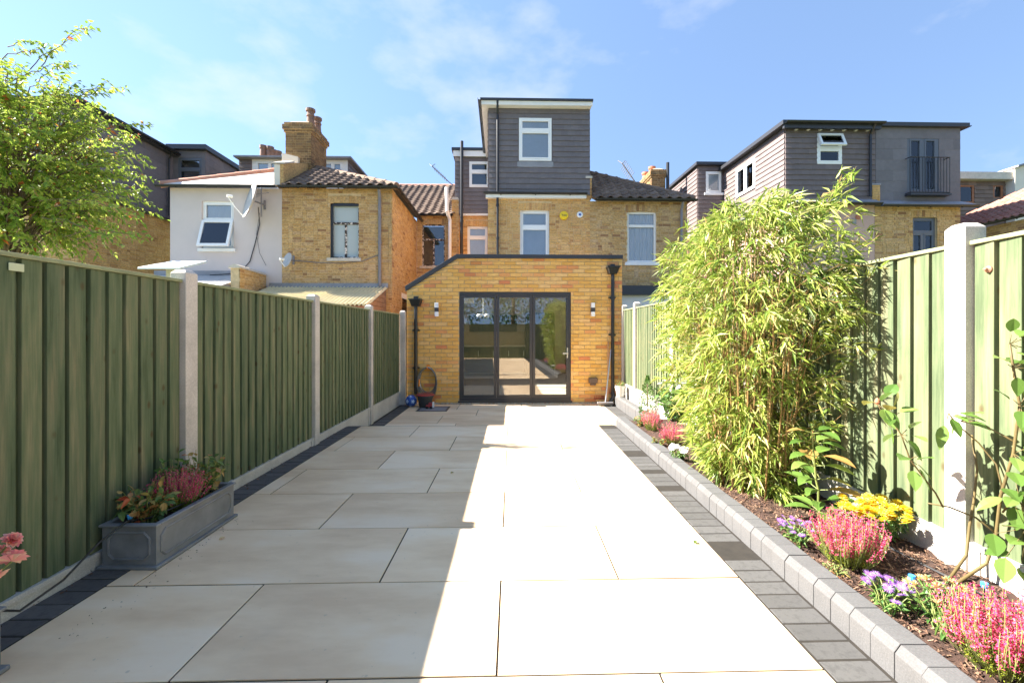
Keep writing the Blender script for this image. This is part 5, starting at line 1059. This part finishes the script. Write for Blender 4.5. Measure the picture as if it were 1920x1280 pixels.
# ------------------------------------------------------------------ plants
class Leaf:
    """collects leaves; 5-vertex slim leaves or 8-vertex broad ones"""
    def __init__(s): s.v, s.f = [], []
    def add(s, b, d, L, w, droop=.15, fold=.18, broad=False, up=None):
        d = Vector(d).normalized(); b = Vector(b); r = up or Vector((random.gauss(0, 1), random.gauss(0, 1), random.gauss(0, 1) + 1.2))
        sd_ = d.cross(r)
        if sd_.length < 1e-3: sd_ = d.cross(Vector((1, 0, 0)))
        sd_.normalize(); n = sd_.cross(d); g = Vector((0, 0, -droop * L)); i = len(s.v)
        if broad:
            st = ((.10, .24), (.28, .46), (.5, .5), (.72, .36), (.89, .16)); P = [b]
            for t, k in st: m_ = b + d * L * t + g * t * t; P += [m_ + sd_ * w * k + n * fold * w * k * 2, m_, m_ - sd_ * w * k + n * fold * w * k * 2]
            P.append(b + d * L + g); e = i + 1 + 3 * len(st)
            s.f += [(i, i + 1, i + 2), (i, i + 2, i + 3), (e - 3, e, e - 2), (e - 2, e, e - 1)]
            for j in range(len(st) - 1): q = i + 1 + 3 * j; s.f += [(q, q + 3, q + 4, q + 1), (q + 1, q + 4, q + 5, q + 2)]
        else:
            P = [b, b + d * L * .38 + sd_ * w * .5 + n * fold * w, b + d * L + g, b + d * L * .38 - sd_ * w * .5 + n * fold * w, b + d * L * .45 + g * .2]
            s.f += [(i, i + 1, i + 4), (i + 1, i + 2, i + 4), (i + 2, i + 3, i + 4), (i + 3, i, i + 4)]
        s.v += [tuple(p) for p in P]
    def build(s, name, mat, parent, kind=True):
        m = MB(); m.v, m.f, m.mi = s.v, s.f, [0] * len(s.f); o = m.build(name, M[mat], parent, recalc=False)
        return stuff(o) if kind else o
def rv(s=1): return Vector((random.gauss(0, s), random.gauss(0, s), random.gauss(0, s)))
def curve(p0, p1, sag=0, n=8, wob=0):
    p0, p1 = Vector(p0), Vector(p1); return [p0.lerp(p1, t / n) + Vector((0, 0, sag * 4 * (t / n) * (1 - t / n))) + rv(wob) * (1 if 0 < t < n else 0) for t in range(n + 1)]

# bamboo
bc = Vector((1.80, 3.38, .08)); bam = thing('bamboo', 'tall leafy green bamboo clump in the flower bed against the sunny fence', 'bamboo', tuple(bc)); lf_, cu_ = Leaf(), MB()
def bam_r(z):
    t = max(0, min(1, z / 2.15)); rx = .17 + .35 * math.sin(min(1, t * 1.15) * math.pi * .62); ry = .36 + .62 * math.sin(min(1, t * 1.15) * math.pi * .62)
    if t > .82: k = math.sqrt(max(0.02, 1 - ((t - .82) / .2) ** 2)); rx *= k; ry *= k
    return rx, ry
def spray(p, d, n=7, L=.11):
    for k in range(n):
        dd = (Vector(d) * .9 + rv(.55) + Vector((0, 0, -.25))).normalized(); lf_.add(Vector(p) + rv(.012), dd, L * random.uniform(.65, 1.25), random.uniform(.011, .018), random.uniform(.05, .4), .15)
for i in range(70):
    w = random.uniform(0, 6.283); q = math.sqrt(random.random()); b = bc + Vector((.20 * q * math.cos(w), .46 * q * math.sin(w), -.02)); h = random.uniform(1.2, 2.15); rx, ry = bam_r(h)
    tp = Vector((bc.x + rx * q * .85 * math.cos(w), bc.y + ry * q * .85 * math.sin(w), h)); tp.x = min(tp.x, 2.12)
    pts = [b.lerp(tp, t / 7) + Vector((0, 0, .10 * math.sin(math.pi * t / 7))) + rv(.006) for t in range(8)]; cu_.tube(pts, [.0065 - .0045 * t / 7 for t in range(8)], 5)
nsp = 0
while nsp < 2150:
    z = .10 + 2.08 * random.random() ** .92; w = random.uniform(0, 6.283); rx, ry = bam_r(z); q = random.random() ** .40 * (1 + .20 * math.sin(3.1 * w + 4 * z) * math.sin(2.3 * z + w) + .12 * math.sin(7 * w - 5 * z)) * random.choice((1, 1, 1, 1.12))
    off_ = Vector((rx * q * math.cos(w), ry * q * math.sin(w), 0)); p = Vector((bc.x, bc.y, z)) + off_
    if z < 1.66 and p.x > 2.12: continue
    if p.y < 2.60 + .30 * max(0, min(1, (1.35 - z) / 1.0)): continue
    if 1.74 < p.x < 2.0 and p.y < 3.3 and .25 < z < 1.25 and random.random() < .7: continue      # thin middle where the culms show
    d = off_.normalized() * .8 + Vector((0, -.15, .1)); spray(p, d); nsp += 1
    if nsp % 3 == 0: s0 = Vector((bc.x, bc.y, max(.1, z - .25))) + off_ * .45; cu_.tube([s0, s0.lerp(p, .6) + Vector((0, 0, .03)), p], .0016, 4)
for p1, n in ((Wp(1606, 312, 2.85), 26), (Wp(1575, 350, 2.95), 16), (Wp(1655, 435, 2.62), 12), (Wp(1668, 492, 2.55), 10), (Wp(1215, 560, 4.2), 8), (Wp(1395, 385, 3.3), 14), (Wp(1650, 640, 2.62), 7), (Wp(1560, 372, 2.9), 14), (Wp(1500, 388, 3.1), 14), (Wp(1632, 560, 2.62), 9), (Wp(1445, 392, 3.2), 10), (Wp(1285, 420, 4.0), 9), (Wp(1600, 760, 2.75), 8), (Wp(1215, 640, 4.1), 6)):
    s0 = Vector((bc.x + .12, bc.y - .15, p1.z - .75)) if p1.x > 1.9 else Vector((bc.x - .1, bc.y + .2, p1.z - .5)); c_ = [s0.lerp(p1, t / 10) + Vector((0, 0, .06 * math.sin(math.pi * t / 10))) for t in range(11)]
    cu_.tube(c_, [.004 - .003 * t / 10 for t in range(11)], 5)
    for k in range(n): t = .45 + .55 * k / n; j = int(t * 10); spray(c_[min(10, j)] + rv(.03), (p1 - s0).normalized() + rv(.3), 5, .095)
cu_.build('culms', M['culm'], bam, smooth=True, recalc=False); lf_.build('foliage', 'bamboo', bam)

# tree beyond the shaded fence
tc_ = Vector((-6.12, 5.45, 3.15)); tr = thing('tree', 'young leafy tree with light green leaves behind the shaded fence', 'tree', (-6.5, 5.5, -.26)); tw, lf_ = MB(), Leaf()
trunk = [Vector((-6.5, 5.5, -.26)), Vector((-6.46, 5.5, .9)), Vector((-6.36, 5.48, 1.8)), Vector((-6.3, 5.45, 2.7)), Vector((-6.3, 5.4, 3.6)), Vector((-6.2, 5.4, 4.2))]
tw.tube(trunk, [.085, .075, .062, .045, .025, .01], 9)
def twig(p0, p1, nl, sag=.08, L=.062):
    c_ = curve(p0, p1, sag, 9, .012); tw.tube(c_, [.0055 - .0042 * t / 9 for t in range(10)], 5); ax = (Vector(p1) - Vector(p0)).normalized()
    for k in range(nl):
        t = .18 + .82 * (k + random.random()) / nl; j = min(8, int(t * 9)); p = c_[j].lerp(c_[j + 1], t * 9 - j); sdv = ax.cross(Vector((0, 0, 1))).normalized() * (1 if k % 2 else -1)
        d = (ax * .5 + sdv * .75 + rv(.35) + Vector((0, 0, -.25))); lf_.add(p + rv(.012), d, L * random.uniform(.65, 1.2), .040 * random.uniform(.7, 1.1), random.uniform(.1, .45), .16)
for i in range(560):
    d = rv().normalized(); d.z = d.z * .85 + .05; q = random.random() ** .5; c0 = tc_ + Vector((d.x * 1.05 * q * .72, d.y * .95 * q * .72, d.z * 1.15 * q * .85)); ln = random.uniform(.35, .75)
    e = c0 + Vector((d.x * ln + .22 * ln, d.y * ln - .05, d.z * ln * .75 + random.uniform(-.12, .22)))
    if e.z < 1.75: e.z = 1.75 + random.random() * .2
    twig(c0, e, random.randint(22, 34), L=.07)
    if i % 5 == 0: k = min(4, max(1, int((c0.z + .26) / .9) - 1)); tw.tube(curve(trunk[k].lerp(trunk[k + 1], random.random()), c0, .06, 6, .01), [.018, .016, .014, .012, .010, .009, .008], 5)
for a_, b_, n in (((60, 130, 5.2), (170, 44, 5.0), 36), ((70, 200, 5.2), (240, 168, 5.0), 36), ((120, 260, 5.2), (288, 238, 5.0), 24), ((30, 160, 5.2), (135, 118, 5.0), 34), ((100, 230, 5.2), (205, 152, 5.1), 16), ((110, 400, 5.1), (282, 362, 4.9), 26), ((120, 440, 5.1), (286, 446, 4.9), 30), ((100, 330, 5.2), (272, 300, 4.9), 26), ((90, 380, 5.0), (262, 405, 4.8), 24), ((90, 300, 5.0), (250, 268, 4.9), 26), ((20, 110, 5.2), (95, 92, 5.1), 34), ((90, 420, 5.0), (230, 462, 4.8), 26)):
    for k in range(2): twig(Wp(*a_) + rv(.05), Wp(*b_) + rv(.05 * k), n, .08, .066)
tw.build('trunk', M['bark'], tr, smooth=True, recalc=False); lf_.build('crown', 'tree_leaf', tr)

# heather
def heather(name, label, c, rx, ry, h, n, group='pink heathers', lean=0):
    root = thing(name, label, 'heather', tuple(c), group); st, gl_, fl_ = MB(), Leaf(), Leaf(); c = Vector(c)
    for i in range(n):
        w, q = random.uniform(0, 6.283), math.sqrt(random.random()); b = c + Vector((rx * .45 * q * math.cos(w), ry * .45 * q * math.sin(w), -.01)); hh = h * random.uniform(.62, 1.08) * (1 - .30 * q * q)
        tp = c + Vector((rx * q * math.cos(w) + random.gauss(0, .012), ry * q * math.sin(w) + random.gauss(0, .012), hh)); cv_ = [b.lerp(tp, t / 6) + Vector((rx * .10 * math.cos(w) * math.sin(math.pi * t / 6), ry * .1 * math.sin(w) * math.sin(math.pi * t / 6), 0)) for t in range(7)]
        st.tube(cv_, .0013, 4, cap=False)
        for k in range(16): t = .05 + .55 * k / 16; p = b.lerp(tp, t); gl_.add(p, rv(.7) + Vector((0, 0, .8)), random.uniform(.012, .024), .003, 0, 0)
        for k in range(24):
            t = .50 + .52 * k / 24; p = b.lerp(tp, t) + rv(.004 + .004 * (1 - t)); fl_.add(p, rv(1) + Vector((0, 0, .1)), random.uniform(.007, .011), random.uniform(.006, .009), .1, .3)
    st.build('stems', M['stem'], root, recalc=False); gl_.build('needles', 'heath_green', root); fl_.build('blossom', 'heath_pink', root); return root
def gp(px, py, z=.09): y = GY(py, z); return Vector((GX(px, y), y, z))
heather('heather', 'broad pink heather in front of the yellow chrysanthemum', gp(1592, 1052), .19, .16, .25, 210); 
c = gp(1885, 1250); heather('heather', 'large pink heather below the rose at the kerb', c, .19, .19, .25, 240)
heather('heather', 'small pink heather beside the white flowers near the step', gp(1222, 805), .13, .14, .24, 90); heather('heather', 'bright pink heather between the small white daisies and the bamboo', gp(1262, 832), .14, .15, .22, 110)
heather('heather', 'faded pink heather in the middle of the lead trough', (-2.0, 2.62, .18), .14, .16, .24, 170)
# leafy herbs and flowers
def bush(name, label, cat, c, rx, ry, h, nst, mat, L, wr=.5, group=None, per=6, lowz=.15):
    root = thing(name, label, cat, tuple(c), group); st, lv = MB(), Leaf(); c = Vector(c); tips = []
    for i in range(nst):
        w, q = random.uniform(0, 6.283), math.sqrt(random.random()); tp = c + Vector((rx * q * math.cos(w), ry * q * math.sin(w), h * random.uniform(.65, 1.05) * (1 - .25 * q))); b = c + Vector((rx * .25 * q * math.cos(w), ry * .25 * q * math.sin(w), -.01)); cv_ = curve(b, tp, .02, 6, .004); st.tube(cv_, [.003 - .0018 * t / 6 for t in range(7)], 5); tips.append(tp)
        for k in range(per): t = lowz + (1 - lowz) * (k + random.random()) / per; p = b.lerp(tp, t); lv.add(p, rv(.8) + (tp - c).normalized() * .5, L * random.uniform(.6, 1.15), L * wr * random.uniform(.7, 1.1), random.uniform(.1, .5), .15, broad=L > .05)
    st.build('stems', M['stem'], root, recalc=False); lv.build('leaves', mat, root); return root, tips
head_src = {}
def head(root, p, kind, r, tilt):
    """one flower head: rings of petals, meshes shared between alike heads"""
    key = (kind, round(r, 3))
    if key not in head_src:
        lv = Leaf(); rings = {'mum': ((0, 13, 1.0, .10), (.1, 12, .85, .45), (.2, 9, .62, .9), (.28, 6, .4, 1.6)), 'aster': ((0, 20, 1.0, .12), (.06, 16, .85, .35)), 'rose': ((0, 11, 1.0, .2), (.08, 10, .95, .7), (.16, 9, .8, 1.2), (.24, 8, .65, 2.0), (.3, 6, .5, 4)), 'daisy': ((0, 11, 1.0, .15), (.1, 9, .75, .6))}[kind]
        for z, n, k, up in rings:
            for i in range(n): w = 2 * math.pi * (i + random.random() * .5) / n; lv.add((0, 0, z * r), (math.cos(w), math.sin(w), up), r * k * random.uniform(.85, 1.1), r * {'mum': .34, 'aster': .13, 'rose': .75, 'daisy': .42}[kind], .05, -.2 if kind != 'rose' else .35, broad=kind in ('rose', 'mum', 'daisy'), up=Vector((0, 0, 1)))
        m = MB(); m.v, m.f, m.mi = lv.v, lv.f, [0] * len(lv.f); mat = {'mum': 'yellow', 'aster': 'purple', 'rose': 'pink_petal', 'daisy': 'white_petal'}[kind]; o = m.build('flower_head', M[mat], root, origin=(0, 0, 0), recalc=False); head_src[key] = o
    else: o = bpy.data.objects.new('flower_head', head_src[key].data); C.objects.link(o); o.parent = root
    o.location = Vector(p) - OFF[root]; o.rotation_euler = tilt
def flowers(root, tips, kind, r, n, lift=.0):
    for tp in sorted(tips, key=lambda t: -t.z)[:n]: head(root, tp + Vector((0, 0, lift)), kind, r, (random.gauss(.25, .3), random.gauss(-.1, .3), random.uniform(0, 6)))
rt, tips = bush('chrysanthemum', 'bushy yellow chrysanthemum against the sunny fence', 'chrysanthemum', gp(1640, 1010), .17, .15, .24, 64, 'green_leaf', .045, .5); flowers(rt, tips, 'mum', .034, 54)
rt, tips = bush('aster', 'purple aster at the kerb below the pink heather, between it and the blue stake', 'aster', gp(1662, 1140), .115, .10, .125, 26, 'green_leaf', .045, .4); flowers(rt, tips, 'aster', .024, 20)
rt, tips = bush('aster', 'small purple aster at the kerb in front of the big-leaved plant', 'aster', gp(1497, 1018), .11, .12, .13, 24, 'green_leaf', .04, .4); flowers(rt, tips, 'aster', .020, 22)
rt, tips = bush('straw_flower', 'fading straw-coloured flowers on a pale green plant beside the blue stake', 'flower', gp(1768, 1180), .11, .13, .20, 26, 'green_leaf', .05, .3, per=9)
lv = Leaf()
for tp in tips[:16]:
    for k in range(26): lv.add(tp, rv(.6) + Vector((0, 0, .9)), .024, .006, .1, .1)
lv.build('flower_heads', 'orange_petal', rt)
rt, tips = bush('daisy', 'small white flowers at the kerb under the bamboo', 'daisy', gp(1270, 862), .09, .09, .13, 22, 'green_leaf', .04, .5); flowers(rt, tips, 'daisy', .034, 10)
rt, tips = bush('white_rose_bush', 'leafy shrub with white blooms between the step and the bamboo', 'shrub', gp(1262, 790), .20, .30, .58, 46, 'green_leaf', .075, .55, per=9); flowers(rt, tips, 'daisy', .045, 9)
for k in range(4): head(rt, gp(1210 + 14 * k, 790) + Vector((0, 0, .17 + .05 * (k % 2))), 'daisy', .045, (.5, -.3, k))
rt, tips = bush('flowering_herb', 'low herb with yellowish buds at the corner of the flower bed by the step', 'herb', gp(1203, 798), .09, .10, .13, 22, 'dry_leaf', .045, .5)
rt, tips = bush('flowering_herb', 'low yellowing herb between the two small heathers', 'herb', gp(1235, 836), .08, .10, .10, 18, 'dry_leaf', .04, .5)
bush('flowering_herb', 'dry orange-brown tuft at the foot of the broad heather', 'herb', gp(1568, 1078), .06, .06, .05, 22, 'dry_leaf', .025, .3)
root = thing('conifer', 'small blue-green cone-shaped conifer against the sunny fence by the step', 'conifer', (2.06, 6.55, -.17)); lv = Leaf()
for i in range(1500):
    t = random.random(); r = .12 * math.sin(math.pi * min(1, .25 + t * .75)) * random.random() ** .4; w = random.uniform(0, 6.283); lv.add((2.03 + r * math.cos(w), 6.55 + r * math.sin(w), -.15 + .72 * t), (math.cos(w), math.sin(w), 1.2), .035, .012, 0, .1)
lv.build('foliage', 'green_leaf', root); m = MB(); m.tube([(2.03, 6.55, -.18), (2.03, 6.55, .45)], .012, 6); m.build('trunk', M['bark'], root)
# big-leaved plant
b = gp(1540, 975); top = Wp(1524, 812, 2.58); root = thing('broad_leaved_plant', 'tall plant with big pointed leaves and a reddish tip beside the bamboo', 'plant', tuple(b)); st, lv = MB(), Leaf(); cv_ = curve(b - Vector((0, 0, .02)), top, .0, 8, .006); st.tube(cv_, [.008 - .004 * t / 8 for t in range(9)], 7)
for k in range(9):
    p = cv_[max(1, min(8, k))]; w0 = k * 1.9
    for s in range(3 if k > 2 else 2):
        w = w0 + s * 2.2 + random.uniform(-.3, .3); ln = random.uniform(.13, .22) * (1 - .25 * (k > 6)); d = Vector((math.cos(w) * 1.0, math.sin(w) * .8 - .25, .28)); st.tube([p, p + d.normalized() * .05], .0025, 4); lv.add(p + d.normalized() * .045, d, ln, ln * .5, .35, .12, broad=True, up=Vector((0, 0, 1)))
st.build('stem', M['stem'], root, recalc=False); lv.build('leaves', 'rose_leaf', root, False); lv = Leaf()
for k in range(80): lv.add(top + Vector((0, 0, random.uniform(-.02, .06))), rv(1) + Vector((0, 0, .6)), .016, .009, 0, .2)
lv.build('flower_spike', 'dry_leaf', root)
# rose at the sunny fence
b = gp(1790, 1092); root = thing('rose_bush', 'sparse rose bush with long bare stems against the sunny fence post', 'rose bush', tuple(b)); st, lv = MB(), Leaf()
stems = [([(1775, 1092, 2.0), (1812, 1040, 2.0), (1818, 985, 2.0), (1826, 940, 2.0), (1832, 880, 2.0), (1822, 815, 2.02)], .007, ()),
         ([(1795, 1092, 1.98), (1850, 1055, 1.95), (1868, 1000, 1.93), (1876, 930, 1.9), (1900, 850, 1.86), (1912, 760, 1.84), (1900, 690, 1.84), (1893, 645, 1.84)], .0075, (4, 5, 6, 7)),
         ([(1868, 1000, 1.93), (1830, 970, 1.98), (1780, 950, 2.02), (1740, 943, 2.04)], .005, ()), ([(1768, 950, 2.02), (1755, 925, 2.02), (1728, 890, 2.03), (1706, 860, 2.04), (1690, 815, 2.05), (1668, 780, 2.06), (1645, 755, 2.07)], .004, (3, 4, 5, 6)),
         ([(1882, 925, 1.9), (1868, 870, 1.95), (1835, 830, 1.98), (1800, 800, 2.0), (1778, 775, 2.0)], .004, (4,)), ([(1905, 830, 1.86), (1880, 815, 1.9), (1830, 790, 1.95), (1800, 790, 1.98)], .004, (3,)), ([(1880, 960, 1.9), (1905, 930, 1.84), (1925, 960, 1.8)], .004, (1, 2))]
for P_, r, lfp in stems:
    Q = [Wp(*q) for q in P_]; st.tube(Q, [r * (1 - .5 * i / len(Q)) for i in range(len(Q))], 7)
    for j in lfp:
        for s in range(5):
            d = rv(.6) + Vector((-.35 if s % 2 else .45, -.45, .05)); st.tube([Q[j], Q[j] + d.normalized() * .04], .0018, 4); lv.add(Q[j] + d.normalized() * .04 + rv(.012), d, random.uniform(.065, .1), random.uniform(.042, .06), .25, .10, broad=True, up=Vector((0, -.35, 1)))
for px, py in ((1885, 915), (1905, 950), (1880, 985), (1910, 1010), (1893, 1035), (1915, 1060), (1862, 1000), (1900, 885), (1885, 1045), (1918, 935)):
    p = Wp(px, py, random.uniform(1.78, 1.88)); d = rv(.5) + Vector((-.3, -.5, .1)); st.tube([p, Wp(1925, 990, 1.83)], .0015, 4); lv.add(p, d, random.uniform(.07, .10), .065, .2, .08, broad=True, up=Vector((0, -.3, 1)))
st.build('stems', M['rose_stem'], root, smooth=True, recalc=False); lv.build('leaves', 'rose_leaf', root, False); m = MB(); m.lathe([(.002, -.012), (.011, 0), (.009, .012), (.002, .022)], Wp(1645, 754, 2.07), 10); m.build('bud', M['terracotta_new'], root)
# plants of the troughs and the bucket
bush('fuchsia', 'yellowing leafy plant at the near end of the lead trough', 'plant', (-2.02, 2.42, .18), .14, .13, .23, 34, 'dry_leaf', .06, .5, per=8); bush('fuchsia', 'straggly yellow-leaved plant at the far end of the lead trough', 'plant', (-1.99, 2.80, .18), .16, .10, .34, 26, 'dry_leaf', .055, .5, per=8)
bush('fuchsia', 'dark green shoots behind the trough heather with one red flower', 'plant', (-2.08, 2.70, .18), .06, .10, .36, 14, 'green_leaf', .05, .5, per=7)
rt, tips = bush('rose', 'pink and cream roses in the near trough', 'rose', (-1.93, 1.42, .19), .13, .16, .30, 20, 'green_leaf', .06, .55, per=6)
for px, py, y, r in ((20, 1015, 1.52, .036), (22, 1052, 1.50, .042), (-2, 1085, 1.48, .034), (2, 1035, 1.56, .03), (-20, 1010, 1.5, .035)): p = Wp(px, py, y); head(rt, p, 'rose', r, (.6, .5, px)); m = MB(); m.tube(curve((-1.93, 1.42, .2), p, .0, 5, .004), .003, 5); m.build('stem', M['stem'], rt)
bush('herb', 'small wilting herb growing in the zinc bucket', 'herb', (2.03, 8.18, .18), .09, .09, .17, 18, 'dry_leaf', .045, .5)
# fallen leaves on the paving
for k, (px, py) in enumerate(((410, 1012), (845, 888), (1302, 1020))):
    y = GY(py); lv = Leaf(); lv.add((GX(px, y), y, .004), (.6, .5, .15), .035, .024, .1, .35, broad=True, up=Vector((0, 0, 1))); o = lv.build('fallen_leaf', 'orange_petal' if k == 0 else 'dry_leaf', None, False); tag(o, ('curled orange leaf lying on the paving beside the trough', 'tiny dry leaf lying in the middle of the paving', 'tiny dark leaf lying on the sunlit paving by the pavers')[k], 'leaf')

# trees behind the photographer, seen reflected in the doors
for k, (x, y, h, lab) in enumerate(((-2.6, -6.5, 5.2, 'tall leafy tree beyond the end fence on the shaded side'), (.8, -8.0, 6.0, 'tallest leafy tree straight beyond the end fence'), (4.2, -6.8, 5.0, 'leafy tree beyond the end fence on the sunny side'))):
    root = thing('tree', lab, 'tree', (x, y, -.26), 'trees beyond the end fence'); m = MB(); m.tube([(x, y, -.26), (x + .1, y, h * .5), (x, y + .1, h * .8)], [.14, .10, .04], 8); m.build('trunk', M['bark'], root); lv = Leaf()
    for i in range(2600):
        d = rv().normalized() * random.random() ** .35; p = Vector((x, y, h * .58)) + Vector((d.x * 1.9, d.y * 1.6, d.z * h * .42)) + rv(.12); lv.add(p, rv(), .17, .10, .2, .15)
    lv.build('crown', 'green_leaf', root)

# leaf litter and crumbs along the shaded fence
m = Leaf()
for i in range(150):
    y = random.uniform(1.5, 5.5); x = -2.165 + abs(random.gauss(0, .035)); m.add((x, y, .003), (random.gauss(0, 1), random.gauss(0, 1), .1), random.uniform(.006, .028), random.uniform(.004, .014), .1, .3)
for i in range(70): m.add((-1.84 + abs(random.gauss(0, .06)), random.uniform(1.75, 2.9), .003), (random.gauss(0, 1), random.gauss(0, 1), .1), random.uniform(.003, .012), random.uniform(.003, .006), .1, .3)
o = m.build('leaf_litter', 'chips', None); o['label'] = 'brown leaf litter and soil crumbs along the foot of the shaded fence'; o['category'] = 'leaf litter'
